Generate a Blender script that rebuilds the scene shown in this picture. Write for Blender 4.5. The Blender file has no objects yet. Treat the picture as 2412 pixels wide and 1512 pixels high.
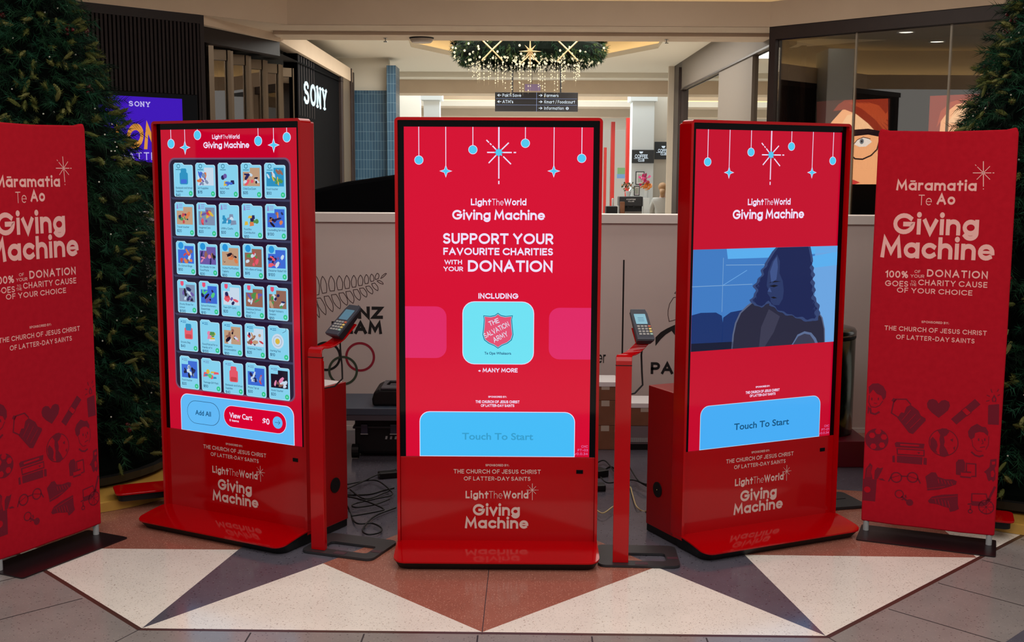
import bpy, bmesh, math, random
from mathutils import Vector, Matrix

# ------------------------------------------------------------------ camera
FPX, PITCH, ROLL, CAMH = 2702.5, 0.1284, 0.005, 1.6918      # focal length in pixels of a 2412 x 1512 frame
scene = bpy.context.scene
C = scene.collection
cp, sp, cr, sr = math.cos(PITCH), math.sin(PITCH), math.cos(ROLL), math.sin(ROLL)
R0, D0, F0 = Vector((1, 0, 0)), Vector((0, -sp, -cp)), Vector((0, cp, -sp))
RV, DV = R0 * cr - D0 * sr, R0 * sr + D0 * cr
cam_data = bpy.data.cameras.new('camera')
cam_data.sensor_width = 36.0
cam_data.lens = 36.0 * FPX / 2412.0
cam = bpy.data.objects.new('camera', cam_data)
M3 = Matrix((RV, -DV, -F0)).transposed()
cam.matrix_world = Matrix.Translation((0, 0, CAMH)) @ M3.to_4x4()
C.objects.link(cam)
scene.camera = cam
CAM = Vector((0, 0, CAMH))

# ------------------------------------------------------------------ light, world, exposure
scene.view_settings.view_transform = 'Standard'
scene.view_settings.look = 'None'
scene.view_settings.gamma = 1.0
scene.view_settings.exposure = 0.0
world = bpy.data.worlds.new('world')
scene.world = world
world.use_nodes = True
world.node_tree.nodes['Background'].inputs[0].default_value = (0.95, 0.92, 0.90, 1)
world.node_tree.nodes['Background'].inputs[1].default_value = 0.36


def area(name, loc, sx, sy, energy, col, rot=(0, 0, 0)):
    l = bpy.data.lights.new(name, 'AREA')
    l.shape = 'RECTANGLE'
    l.size, l.size_y = sx, sy
    l.energy = energy
    l.color = col
    o = bpy.data.objects.new(name, l)
    o.location = loc
    o.rotation_euler = rot
    C.objects.link(o)
    return o


area('skylight', (0.3, 1.8, 3.72), 5.5, 4.6, 205, (1.0, 0.975, 0.955))           # roof light over the front of the court
area('court_fill', (0.7, 8.2, 3.72), 3.2, 3.2, 95, (1.0, 0.93, 0.86))           # unseen warm fill over the back court; its bounce lifts the soffit
area('corridor_light', (0.2, 15.4, 3.42), 3.8, 4.5, 400, (1.0, 0.97, 0.90))
area('far_skylight', (0.6, 23.6, 4.30), 7.0, 3.6, 520, (0.78, 0.92, 1.0))
area('far_corridor_light', (0.4, 31.5, 3.4), 6.0, 5.0, 300, (1.0, 0.97, 0.92))
area('side_fill', (-7.4, 1.5, 2.3), 4.0, 2.8, 120, (1.0, 0.98, 0.96), (0, math.radians(90), 0))   # unseen fill lamp, added for more light from the left

# ------------------------------------------------------------------ helpers
def lin(c):
    return tuple((x / 255 / 12.92) if x / 255 <= 0.04045 else ((x / 255 + 0.055) / 1.055) ** 2.4 for x in c)


def ray(px, py):
    return F0 + RV * ((px - 1206) / FPX) + DV * ((py - 756) / FPX)


def ground(px, py, z=0.0):
    r = ray(px, py)
    return CAM + r * ((z - CAMH) / r.z)


def at(px, py, Y):
    r = ray(px, py)
    return CAM + r * (Y / r.y)


_M = {}


def mat(name, rgb, rough=0.5, metal=0.0, spec=0.5, emit=None, es=1.0, coat=0.0, alpha=1.0, trans=0.0):
    if name in _M:
        return _M[name]
    m = bpy.data.materials.new(name)
    m.use_nodes = True
    b = m.node_tree.nodes['Principled BSDF']
    b.inputs['Base Color'].default_value = (*lin(rgb), 1)
    b.inputs['Roughness'].default_value = rough
    b.inputs['Metallic'].default_value = metal
    b.inputs['Specular IOR Level'].default_value = spec
    b.inputs['Coat Weight'].default_value = coat
    b.inputs['Coat Roughness'].default_value = 0.04
    b.inputs['Transmission Weight'].default_value = trans
    if emit is not None:
        b.inputs['Emission Color'].default_value = (*lin(emit), 1)
        b.inputs['Emission Strength'].default_value = es
    _M[name] = m
    return m


def lit(name, rgb, es=0.92, rough=0.06):
    """a lit screen pixel area under glass"""
    return mat(name, (2, 2, 3), rough, 0, 0.3, rgb, es)


def nodes_of(m):
    return m.node_tree.nodes, m.node_tree.links, m.node_tree.nodes['Principled BSDF']


def speckle(name, base, chips, scale, amount, rough, spec=0.5, vary=0.12):
    """terrazzo: base colour, slow mottling, chips of other colours"""
    m = mat(name, base, rough, 0, spec)
    N, L, b = nodes_of(m)
    tc = N.new('ShaderNodeTexCoord')
    no = N.new('ShaderNodeTexNoise'); no.inputs['Scale'].default_value = 5.0; no.inputs['Detail'].default_value = 6
    L.new(tc.outputs['Object'], no.inputs['Vector'])
    mx = N.new('ShaderNodeMix'); mx.data_type = 'RGBA'; mx.blend_type = 'MULTIPLY'
    mx.inputs['Factor'].default_value = 1.0
    rp = N.new('ShaderNodeValToRGB')
    rp.color_ramp.elements[0].position = 0.3; rp.color_ramp.elements[0].color = (1 - vary, 1 - vary, 1 - vary, 1)
    rp.color_ramp.elements[1].position = 0.7; rp.color_ramp.elements[1].color = (1, 1, 1, 1)
    L.new(no.outputs['Fac'], rp.inputs['Fac'])
    mx.inputs['A'].default_value = (*lin(base), 1)
    L.new(rp.outputs['Color'], mx.inputs['B'])
    prev = mx.outputs['Result']
    for k, (cc, sc, th) in enumerate(chips):
        vo = N.new('ShaderNodeTexVoronoi'); vo.inputs['Scale'].default_value = sc
        mp = N.new('ShaderNodeMapping'); mp.inputs['Location'].default_value = (k * 3.3, k * 1.7, 0)
        mp.inputs['Rotation'].default_value = (0, 0, 0.7 * k)
        mp.inputs['Scale'].default_value = (1, 1.5, 1)
        L.new(tc.outputs['Object'], mp.inputs['Vector'])
        L.new(mp.outputs['Vector'], vo.inputs['Vector'])
        # a chip only in a share of the cells
        sep = N.new('ShaderNodeSeparateColor'); L.new(vo.outputs['Color'], sep.inputs['Color'])
        g1 = N.new('ShaderNodeMath'); g1.operation = 'LESS_THAN'; g1.inputs[1].default_value = amount
        L.new(sep.outputs['Red'], g1.inputs[0])
        g2 = N.new('ShaderNodeMath'); g2.operation = 'LESS_THAN'; g2.inputs[1].default_value = th
        L.new(vo.outputs['Distance'], g2.inputs[0])
        mu = N.new('ShaderNodeMath'); mu.operation = 'MULTIPLY'
        L.new(g1.outputs[0], mu.inputs[0]); L.new(g2.outputs[0], mu.inputs[1])
        m2 = N.new('ShaderNodeMix'); m2.data_type = 'RGBA'
        L.new(mu.outputs[0], m2.inputs['Factor']); L.new(prev, m2.inputs['A'])
        m2.inputs['B'].default_value = (*lin(cc), 1)
        prev = m2.outputs['Result']
    L.new(prev, b.inputs['Base Color'])
    return m


def mottled(name, c1, c2, scale, rough, spec=0.4, bump=0.0, stretch=(1, 1, 1)):
    m = mat(name, c1, rough, 0, spec)
    N, L, b = nodes_of(m)
    tc = N.new('ShaderNodeTexCoord')
    mp = N.new('ShaderNodeMapping'); mp.inputs['Scale'].default_value = stretch
    no = N.new('ShaderNodeTexNoise'); no.inputs['Scale'].default_value = scale; no.inputs['Detail'].default_value = 5
    rp = N.new('ShaderNodeValToRGB')
    rp.color_ramp.elements[0].position = 0.35; rp.color_ramp.elements[0].color = (*lin(c1), 1)
    rp.color_ramp.elements[1].position = 0.65; rp.color_ramp.elements[1].color = (*lin(c2), 1)
    L.new(tc.outputs['Object'], mp.inputs['Vector']); L.new(mp.outputs['Vector'], no.inputs['Vector'])
    L.new(no.outputs['Fac'], rp.inputs['Fac']); L.new(rp.outputs['Color'], b.inputs['Base Color'])
    if bump:
        bp_ = N.new('ShaderNodeBump'); bp_.inputs['Strength'].default_value = bump
        L.new(no.outputs['Fac'], bp_.inputs['Height']); L.new(bp_.outputs['Normal'], b.inputs['Normal'])
    return m


def glass_mat(name, tint, refl, rough=0.0):
    """a pane: part see-through, part mirror, more mirror at a graze"""
    m = bpy.data.materials.new(name)
    m.use_nodes = True
    N, L = m.node_tree.nodes, m.node_tree.links
    N.clear()
    out = N.new('ShaderNodeOutputMaterial')
    tr = N.new('ShaderNodeBsdfTransparent'); tr.inputs['Color'].default_value = (*lin(tint), 1)
    gl = N.new('ShaderNodeBsdfGlossy'); gl.inputs['Roughness'].default_value = rough
    gl.inputs['Color'].default_value = (0.9, 0.88, 0.84, 1)
    lw = N.new('ShaderNodeLayerWeight'); lw.inputs['Blend'].default_value = 0.3
    mm = N.new('ShaderNodeMath'); mm.operation = 'MULTIPLY_ADD'
    L.new(lw.outputs['Fresnel'], mm.inputs[0]); mm.inputs[1].default_value = 0.6; mm.inputs[2].default_value = refl
    mix = N.new('ShaderNodeMixShader')
    L.new(mm.outputs[0], mix.inputs['Fac']); L.new(tr.outputs[0], mix.inputs[1]); L.new(gl.outputs[0], mix.inputs[2])
    L.new(mix.outputs[0], out.inputs['Surface'])
    _M[name] = m
    return m


def link(name, me, parent=None, loc=None, rotz=None):
    o = bpy.data.objects.new(name, me)
    C.objects.link(o)
    if parent is not None:
        o.parent = parent
    if loc is not None:
        o.location = loc
    if rotz is not None:
        o.rotation_euler = (0, 0, rotz)
    return o


def tag(o, label=None, cat=None, group=None, kind=None):
    if label: o['label'] = label
    if cat: o['category'] = cat
    if group: o['group'] = group
    if kind: o['kind'] = kind
    return o


def thing(name, label, cat, loc=(0, 0, 0), rotz=0.0, group=None):
    o = bpy.data.objects.new(name, None)
    C.objects.link(o)
    o.empty_display_size = 0.1
    o.location = loc
    o.rotation_euler = (0, 0, rotz)
    return tag(o, label, cat, group)


class MB:
    """collects shapes and links them as one mesh object"""
    def __init__(self, *mats):
        self.v, self.f, self.m, self.mats = [], [], [], list(mats)
        self.T = None

    def add(self, verts, faces, mi=0):
        n = len(self.v)
        if self.T is not None:
            verts = [self.T @ Vector(p) for p in verts]
        self.v += [tuple(p) for p in verts]
        self.f += [tuple(i + n for i in f) for f in faces]
        self.m += [mi] * len(faces)

    def box(self, x0, x1, y0, y1, z0, z1, mi=0):
        v = [(x, y, z) for z in (z0, z1) for y in (y0, y1) for x in (x0, x1)]
        self.add(v, [(0, 2, 3, 1), (4, 5, 7, 6), (0, 1, 5, 4), (2, 6, 7, 3), (0, 4, 6, 2), (1, 3, 7, 5)], mi)

    def prism(self, pts, z0, z1, mi=0, axis='z'):
        n = len(pts)
        if axis == 'z':
            v = [(x, y, z0) for x, y in pts] + [(x, y, z1) for x, y in pts]
        elif axis == 'y':
            v = [(x, z0, y) for x, y in pts] + [(x, z1, y) for x, y in pts]
        else:
            v = [(z0, x, y) for x, y in pts] + [(z1, x, y) for x, y in pts]
        f = [tuple(range(n - 1, -1, -1)), tuple(range(n, 2 * n))]
        f += [(i, (i + 1) % n, n + (i + 1) % n, n + i) for i in range(n)]
        self.add(v, f, mi)

    def quad(self, a, b, c, d, mi=0):
        self.add([a, b, c, d], [(0, 1, 2, 3)], mi)

    def wallseg(self, p, q, z0, z1, th, mi=0):
        """upright slab from p to q (xy), thickened by th to the right of p->q"""
        d = (Vector(q) - Vector(p)).to_2d() if hasattr(Vector(q), 'to_2d') else Vector(q) - Vector(p)
        d = Vector((d[0], d[1])).normalized()
        n = Vector((d.y, -d.x)) * th
        self.prism([(p[0], p[1]), (q[0], q[1]), (q[0] + n.x, q[1] + n.y), (p[0] + n.x, p[1] + n.y)], z0, z1, mi)

    def tube(self, pts, r, seg=8, mi=0, caps=True):
        pts = [Vector(p) for p in pts]
        rr = r if isinstance(r, (list, tuple)) else [r] * len(pts)
        rings, up = [], None
        for i, p in enumerate(pts):
            t = (pts[min(i + 1, len(pts) - 1)] - pts[max(i - 1, 0)])
            if t.length < 1e-9: t = Vector((0, 0, 1))
            t.normalize()
            if up is None:
                up = Vector((0, 0, 1)) if abs(t.z) < 0.9 else Vector((1, 0, 0))
            a = t.cross(up)
            if a.length < 1e-6: a = t.cross(Vector((0, 1, 0)))
            a.normalize(); b = a.cross(t).normalized(); up = b
            rings.append([p + (a * math.cos(2 * math.pi * k / seg) + b * math.sin(2 * math.pi * k / seg)) * rr[i] for k in range(seg)])
        v = [q for ring in rings for q in ring]
        f = [(i * seg + k, i * seg + (k + 1) % seg, (i + 1) * seg + (k + 1) % seg, (i + 1) * seg + k) for i in range(len(pts) - 1) for k in range(seg)]
        if caps:
            f += [tuple(range(seg - 1, -1, -1)), tuple((len(pts) - 1) * seg + k for k in range(seg))]
        self.add(v, f, mi)

    def lathe(self, prof, cx=0, cy=0, seg=32, mi=0):
        v = [(cx + r * math.cos(2 * math.pi * k / seg), cy + r * math.sin(2 * math.pi * k / seg), z) for r, z in prof for k in range(seg)]
        f = [(i * seg + k, i * seg + (k + 1) % seg, (i + 1) * seg + (k + 1) % seg, (i + 1) * seg + k) for i in range(len(prof) - 1) for k in range(seg)]
        if prof[0][0] > 1e-5: f.append(tuple(range(seg - 1, -1, -1)))
        if prof[-1][0] > 1e-5: f.append(tuple((len(prof) - 1) * seg + k for k in range(seg)))
        self.add(v, f, mi)

    def ball(self, c, r, mi=0, seg=10, rings=6, sc=(1, 1, 1)):
        v, f = [], []
        for i in range(rings + 1):
            a = math.pi * i / rings
            for k in range(seg):
                t = 2 * math.pi * k / seg
                v.append((c[0] + sc[0] * r * math.sin(a) * math.cos(t), c[1] + sc[1] * r * math.sin(a) * math.sin(t), c[2] + sc[2] * r * math.cos(a)))
        f = [(i * seg + k, (i + 1) * seg + k, (i + 1) * seg + (k + 1) % seg, i * seg + (k + 1) % seg) for i in range(rings) for k in range(seg)]
        self.add(v, f, mi)

    def build(self, name, parent=None, bevel=0.0, segs=2, smooth=False, loc=None, rotz=None, fixn=True):
        me = bpy.data.meshes.new(name)
        me.from_pydata(self.v, [], self.f)
        for m in self.mats:
            me.materials.append(m)
        me.polygons.foreach_set('material_index', self.m)
        if fixn:
            bm = bmesh.new(); bm.from_mesh(me)
            bmesh.ops.recalc_face_normals(bm, faces=bm.faces)
            bm.to_mesh(me); bm.free()
        if smooth:
            me.polygons.foreach_set('use_smooth', [True] * len(me.polygons))
        me.update()
        o = link(name, me, parent, loc, rotz)
        if bevel:
            b = o.modifiers.new('bevel', 'BEVEL')
            b.width, b.segments, b.limit_method, b.angle_limit = bevel, segs, 'ANGLE', math.radians(40)
            b.harden_normals = False
        return o


def rrect_pts(x0, y0, x1, y1, r, which=(1, 1, 1, 1), n=6):
    """which: bl, br, tr, tl"""
    out = []
    for (cx, cy, a0), on, (sx, sy) in zip(((x0 + r, y0 + r, 180), (x1 - r, y0 + r, 270), (x1 - r, y1 - r, 0), (x0 + r, y1 - r, 90)), which,
                                          ((x0, y0), (x1, y0), (x1, y1), (x0, y1))):
        if on and r > 0:
            out += [(cx + r * math.cos(math.radians(a0 + 90 * k / n)), cy + r * math.sin(math.radians(a0 + 90 * k / n))) for k in range(n + 1)]
        else:
            out.append((sx, sy))
    return out


def struct(o):
    o['kind'] = 'structure'
    return o


# ------------------------------------------------------------------ a round geometric stroke alphabet
def ac(cx, cy, rx, ry, a0, a1, n=10):
    return [(cx + rx * math.cos(math.radians(a0 + (a1 - a0) * k / n)), cy + ry * math.sin(math.radians(a0 + (a1 - a0) * k / n))) for k in range(n + 1)]


X = 0.68
_o = ac(.33, .34, .33, .34, 0, 360, 20)
G = {
    'A': [[(0, 0), (.42, 1), (.84, 0)], [(.15, .33), (.69, .33)]],
    'B': [[(0, 0), (0, 1), (.33, 1)] + ac(.33, .77, .25, .23, 90, -90) + [(0, .54)], [(.36, .54)] + ac(.36, .27, .28, .27, 90, -90) + [(0, 0)]],
    'C': [ac(.5, .5, .5, .5, 42, 318, 18)],
    'D': [[(0, 0), (0, 1), (.28, 1)] + ac(.28, .5, .5, .5, 90, -90) + [(0, 0)]],
    'E': [[(.55, 1), (0, 1), (0, 0), (.55, 0)], [(0, .52), (.48, .52)]],
    'F': [[(.52, 1), (0, 1), (0, 0)], [(0, .5), (.45, .5)]],
    'G': [ac(.5, .5, .5, .5, 42, 355, 18) + [(1.0, .48), (.56, .48)]],
    'H': [[(0, 0), (0, 1)], [(.66, 0), (.66, 1)], [(0, .52), (.66, .52)]],
    'I': [[(0, 0), (0, 1)]],
    'J': [[(.45, 1), (.45, .25)] + ac(.2, .25, .25, .25, 0, -165)],
    'K': [[(0, 0), (0, 1)], [(.6, 1), (.02, .40)], [(.2, .58), (.62, 0)]],
    'L': [[(0, 1), (0, 0), (.5, 0)]],
    'M': [[(0, 0), (.1, 1), (.48, .22), (.86, 1), (.96, 0)]],
    'N': [[(0, 0), (0, 1), (.68, 0), (.68, 1)]],
    'O': [ac(.5, .5, .5, .5, 0, 360, 24)],
    'P': [[(0, 0), (0, 1), (.32, 1)] + ac(.32, .72, .28, .28, 90, -90) + [(0, .44)]],
    'Q': [ac(.5, .5, .5, .5, 0, 360, 24), [(.6, .3), (.95, -.02)]],
    'R': [[(0, 0), (0, 1), (.32, 1)] + ac(.32, .72, .28, .28, 90, -90) + [(0, .44)], [(.3, .44), (.6, 0)]],
    'S': [ac(.29, .75, .27, .25, 35, 268, 12) + ac(.29, .25, .29, .25, 88, -150, 12)],
    'T': [[(0, 1), (.68, 1)], [(.34, 1), (.34, 0)]],
    'U': [[(0, 1), (0, .33)] + ac(.33, .33, .33, .33, 180, 360) + [(.66, 1)]],
    'V': [[(0, 1), (.4, 0), (.8, 1)]],
    'W': [[(0, 1), (.3, 0), (.6, .92), (.9, 0), (1.2, 1)]],
    'X': [[(0, 0), (.66, 1)], [(0, 1), (.66, 0)]],
    'Y': [[(0, 1), (.38, .45), (.76, 1)], [(.38, .45), (.38, 0)]],
    'Z': [[(0, 1), (.62, 1), (0, 0), (.62, 0)]],
    'a': [_o, [(.66, X), (.66, 0)]],
    '\u0101': [_o, [(.66, X), (.66, 0)], ('thin', [(.12, 1.0), (.54, 1.0)])],
    'b': [_o, [(0, 1.03), (0, 0)]],
    'c': [ac(.33, .34, .33, .34, 45, 315, 14)],
    'd': [_o, [(.66, 1.03), (.66, 0)]],
    'e': [('thin', [(.05, .345), (.62, .345)]), ac(.33, .34, .33, .34, -4, 308, 16)],
    'f': [[(.42, 1.03)] + ac(.34, .8, .18, .23, 90, 180, 6) + [(.16, 0)], [(0, X), (.38, X)]],
    'g': [_o, [(.66, X), (.66, .02)] + ac(.33, 0, .33, .3, 0, -150, 12)],
    'h': [[(0, 0), (0, 1.03)], [(0, .34)] + ac(.29, .38, .29, .30, 180, 0) + [(.58, 0)]],
    'i': [[(0, 0), (0, X)], 'dot'],
    'j': [[(.1, X), (.1, -.1)] + ac(-.06, -.1, .16, .18, 0, -120, 6), 'dotj'],
    'k': [[(0, 0), (0, 1.03)], [(.48, X), (.02, .26)], [(.16, .38), (.5, 0)]],
    'l': [[(0, 0), (0, 1.03)]],
    'm': [[(0, 0), (0, X)], [(0, .36)] + ac(.25, .4, .25, .28, 180, 0) + [(.5, 0)], [(.5, .36)] + ac(.75, .4, .25, .28, 180, 0) + [(1.0, 0)]],
    'n': [[(0, 0), (0, X)], [(0, .34)] + ac(.29, .38, .29, .30, 180, 0) + [(.58, 0)]],
    'o': [_o],
    'p': [_o, [(0, X), (0, -.28)]],
    'q': [_o, [(.66, X), (.66, -.28)]],
    'r': [[(0, 0), (0, X)], [(0, .38)] + ac(.26, .40, .26, .28, 180, 75, 6)],
    's': [ac(.22, .50, .2, .18, 40, 265, 10) + ac(.22, .17, .22, .17, 85, -145, 10)],
    't': [[(.2, .96), (.2, 0)], [(0, X), (.44, X)]],
    'u': [[(0, X), (0, .29)] + ac(.29, .29, .29, .29, 180, 360) + [(.58, X)], [(.58, X), (.58, 0)]],
    'v': [[(0, X), (.3, 0), (.6, X)]],
    'w': [[(0, X), (.22, 0), (.46, .62), (.7, 0), (.92, X)]],
    'x': [[(0, 0), (.5, X)], [(0, X), (.5, 0)]],
    'y': [[(0, X), (.31, .02)], [(.62, X), (.2, -.28)]],
    'z': [[(0, X), (.48, X), (0, 0), (.48, 0)]],
    '0': [ac(.32, .5, .32, .5, 0, 360, 22)],
    '1': [[(0, .8), (.24, 1), (.24, 0)]],
    '2': [ac(.28, .7, .28, .3, 165, -35, 12) + [(0, 0), (.58, 0)]],
    '3': [ac(.26, .76, .25, .24, 150, -88, 10), ac(.26, .26, .28, .26, 88, -150, 10)],
    '4': [[(.45, 0), (.45, 1), (0, .28), (.62, .28)]],
    '5': [[(.52, 1), (.1, 1), (.06, .56)] + ac(.27, .31, .28, .31, 125, -140, 12)],
    '6': [ac(.3, .3, .29, .3, 0, 360, 16), [(.42, 1), (.06, .46)]],
    '7': [[(0, 1), (.56, 1), (.18, 0)]],
    '8': [ac(.28, .76, .23, .24, 0, 360, 14), ac(.28, .26, .28, .26, 0, 360, 14)],
    '9': [ac(.29, .7, .29, .3, 0, 360, 16), [(.16, 0), (.53, .54)]],
    '%': [ac(.17, .77, .17, .23, 0, 360, 12), ac(.72, .23, .17, .23, 0, 360, 12), [(.16, 0), (.72, 1)]],
    '$': [ac(.29, .73, .27, .2, 35, 268, 10) + ac(.29, .28, .29, .22, 88, -150, 10), [(.29, 1.1), (.29, -.08)]],
    '+': [[(0, .42), (.6, .42)], [(.3, .12), (.3, .72)]],
    '-': [[(0, .4), (.36, .4)]],
    '/': [[(0, -.1), (.4, 1.1)]],
    "'": [[(0, 1), (0, .78)]],
    '.': ['dot0'], ':': ['dot0', 'dotx'],
    '>': [[(0, .5), (.9, .5)], [(.5, .9), (.9, .5), (.5, .1)]],
    '<': [[(.9, .5), (0, .5)], [(.4, .9), (0, .5), (.4, .1)]],
}


def ribbon(pts, w, closed=False):
    """centre line -> list of quads (square caps, mitred joins)"""
    P = [Vector(p) for p in pts]
    Q = [P[0]]
    for p in P[1:]:
        if (p - Q[-1]).length > 1e-6: Q.append(p)
    if len(Q) < 2: return []
    loop = (Q[0] - Q[-1]).length < 1e-5 and len(Q) > 3
    if loop: Q = Q[:-1]
    loop = loop or closed
    n = len(Q); h = w / 2
    if not loop:
        Q[0] = Q[0] - (Q[1] - Q[0]).normalized() * h
        Q[-1] = Q[-1] + (Q[-1] - Q[-2]).normalized() * h
    Lf, Rt = [], []
    for i in range(n):
        a = Q[i - 1] if (loop or i > 0) else None
        b = Q[(i + 1) % n] if (loop or i < n - 1) else None
        d1 = (Q[i] - a).normalized() if a is not None else (b - Q[i]).normalized()
        d2 = (b - Q[i]).normalized() if b is not None else d1
        n1, n2 = Vector((-d1.y, d1.x)), Vector((-d2.y, d2.x))
        m = n1 + n2
        if m.length < 0.2: m = n1.copy()
        m.normalize()
        k = min(1 / max(0.35, m.dot(n1)), 2.2)
        Lf.append(Q[i] + m * h * k); Rt.append(Q[i] - m * h * k)
    out = []
    for i in range(n if loop else n - 1):
        j = (i + 1) % n
        out.append([Rt[i], Rt[j], Lf[j], Lf[i]])
    return out


def disc(cx, cy, r, ry=None, n=14):
    ry = r if ry is None else ry
    return [Vector((cx + r * math.cos(2 * math.pi * k / n), cy + ry * math.sin(2 * math.pi * k / n))) for k in range(n)]


def layout(s, w, track=0.17):
    """polygons of a line of text with cap height 1 (outer), baseline 0, and its width"""
    x, out = 0.0, []
    for ch in s:
        if ch == ' ':
            x += 0.36; continue
        gl = G[ch]
        pts = [p for st in gl if not isinstance(st, str) for p in (st[1] if st[0] == 'thin' else st)]
        x0 = min([p[0] for p in pts] or [0]); x1 = max([p[0] for p in pts] or [0])
        k = 1 - w
        for sk, st in enumerate(gl):
            if isinstance(st, str):
                r = w * 0.62
                cx, cy = {'dot': (0, X * k + w + r + .05), 'dotj': (.1, X * k + w + r + .05), 'dot0': (0, r), 'dotx': (0, .5)}[st]
                out.append((sk, disc(x + w / 2 + cx - x0, cy, r)))
            else:
                ww = w
                if st[0] == 'thin': st, ww = st[1], w * .62
                for q in ribbon([(x + w / 2 + p[0] - x0, w / 2 + p[1] * k) for p in st], ww):
                    out.append((sk, q))
        x += (x1 - x0) + w + track
    return out, x - track


class Frame:
    """an upright plane: origin o, axis r along it, z up; local X along r, local Y behind, local Z up"""
    def __init__(self, o, yaw, yoff=0.0):
        self.o, self.yaw = Vector(o), yaw
        self.r = Vector((math.cos(yaw), math.sin(yaw), 0)); self.n = Vector((-math.sin(yaw), math.cos(yaw), 0))
        self.yoff = yoff

    def uv(self, px, py):
        d = ray(px, py)
        p0 = self.o + self.n * self.yoff
        t = (p0 - CAM).dot(self.n) / d.dot(self.n)
        P = CAM + d * t - self.o
        return Vector((P.dot(self.r), P.z))


class Draw:
    """flat shapes printed or shown on an upright plane, in thin layers"""
    EPS = 0.0004

    def __init__(self, frame, Z=(0, 0, 1)):
        self.fr, self.Z = frame, Z
        self.mb = MB(); self.idx = {}

    def mi(self, m):
        if m.name not in self.idx:
            self.idx[m.name] = len(self.mb.mats); self.mb.mats.append(m)
        return self.idx[m.name]

    def p(self, x, y):
        return self.fr.uv(self.Z[0] + x / self.Z[2], self.Z[1] + y / self.Z[2])

    def poly(self, pts, m, layer=1):
        y = self.fr.yoff - self.EPS * layer
        self.mb.add([(p[0], y, p[1]) for p in pts], [tuple(range(len(pts)))], self.mi(m))

    def ppoly(self, pts, m, layer=1):
        self.poly([self.p(*q) for q in pts], m, layer)

    def line(self, pts, w, m, layer=1, closed=False):
        for q in ribbon(pts, w, closed): self.poly(q, m, layer)

    def pline(self, pts, w, m, layer=1, closed=False):
        self.line([self.p(*q) for q in pts], w, m, layer, closed)

    def rrect(self, a, b, r, m, layer=1, which=(1, 1, 1, 1)):
        x0, x1 = sorted((a[0], b[0])); y0, y1 = sorted((a[1], b[1]))
        self.poly(rrect_pts(x0, y0, x1, y1, r, which), m, layer)

    def disc(self, c, r, m, layer=1, ry=None, n=28):
        self.poly(disc(c[0], c[1], r, ry, n), m, layer)

    def text(self, s, u0, u1, v, cap, w, m, layer=1, track=0.17, slant=0.0, rot=0.0):
        polys, tw = layout(s, w, track)
        sx = (u1 - u0) / tw
        c, sn = math.cos(rot), math.sin(rot)
        for sk, q in polys:
            loc = [(p.x * sx + slant * p.y * cap, p.y * cap) for p in q]
            self.poly([(u0 + x * c - y * sn, v + x * sn + y * c) for x, y in loc], m, layer + .12 * sk)

    def ptext(self, s, bl, br, top, w, m, layer=1, track=0.17):
        """baseline ends and cap top given on the photograph"""
        a, b, t = self.p(*bl), self.p(*br), self.p(*top)
        ta = a[1] if top[0] < (bl[0] + br[0]) / 2 else b[1]
        self.text(s, a[0], b[0], (a[1] + b[1]) / 2, t[1] - ta, w, m, layer, track)

    def pdisc(self, c, r, m, layer=1, n=28):
        a, b = self.p(*c), self.p(c[0] + r, c[1])
        self.disc(a, (b - a).length, m, layer, n=n)

    def pring(self, c, r, w, m, layer=1):
        a, b = self.p(*c), self.p(c[0] + r, c[1])
        rr = (b - a).length
        self.line([(a[0] + rr * math.cos(k * math.pi / 16), a[1] + rr * math.sin(k * math.pi / 16)) for k in range(32)], w, m, layer, True)

    def build(self, name, parent=None, **k):
        """link what has been drawn so far and start afresh"""
        T = self.mb.T
        o = self.mb.build(name, parent, fixn=False, **k)
        self.mb = MB(); self.mb.T = T; self.idx = {}
        return o

# ------------------------------------------------------------------ materials
TAN = mottled('ceiling_paint_tan', (205, 184, 160), (211, 190, 166), 2.0, 0.85, 0.2)
CREAM = mat('ceiling_paint_cream', (222, 214, 198), 0.85, 0, 0.2)
WALLP = mat('wall_paint_beige', (205, 192, 175), 0.8, 0, 0.2)
GREYP = mat('wall_paint_grey', (116, 106, 96), 0.7, 0, 0.3)
WHITEP = mat('column_paint_white', (226, 230, 230), 0.6, 0, 0.3)
BROWN = mottled('dark_brown_panel', (46, 34, 31), (54, 41, 37), 3.0, 0.45, 0.35)
DKBROWN = mat('dark_brown_fascia', (30, 18, 17), 0.5, 0, 0.3)
BLACK = mat('matt_black', (12, 11, 13), 0.55, 0, 0.3)
VOID = mat('deep_black_panel', (6, 6, 8), 0.95, 0, 0.05)
SLAT = mottled('black_timber_slat', (30, 21, 22), (42, 31, 31), 6.0, 0.6, 0.25, stretch=(3, 3, .3))
BRONZE = mat('bronze_frame', (128, 112, 92), 0.35, 0.5)
DGLASS = glass_mat('tinted_glass', (170, 158, 146), 0.34)
SHOPGLASS = glass_mat('shop_glass', (226, 222, 214), 0.25)
MIRGLASS = glass_mat('mirror_glass', (120, 120, 115), 0.62)
CREAMT = speckle('cream_terrazzo', (236, 227, 215), [((164, 146, 132), 60, .20), ((196, 182, 168), 95, .25), ((122, 110, 104), 130, .20)], 1, 0.34, 0.14, 0.45, 0.08)
ROSET = speckle('rose_terrazzo', (158, 100, 84), [((196, 140, 120), 90, .25), ((120, 70, 62), 75, .22), ((214, 180, 160), 150, .2)], 1, 0.34, 0.13, 0.45, 0.14)
SLATET = speckle('slate_terrazzo', (92, 89, 99), [((118, 114, 116), 110, .2), ((50, 48, 56), 60, .25), ((176, 172, 170), 75, .11)], 1, 0.22, 0.14, 0.45, 0.2)
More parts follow.
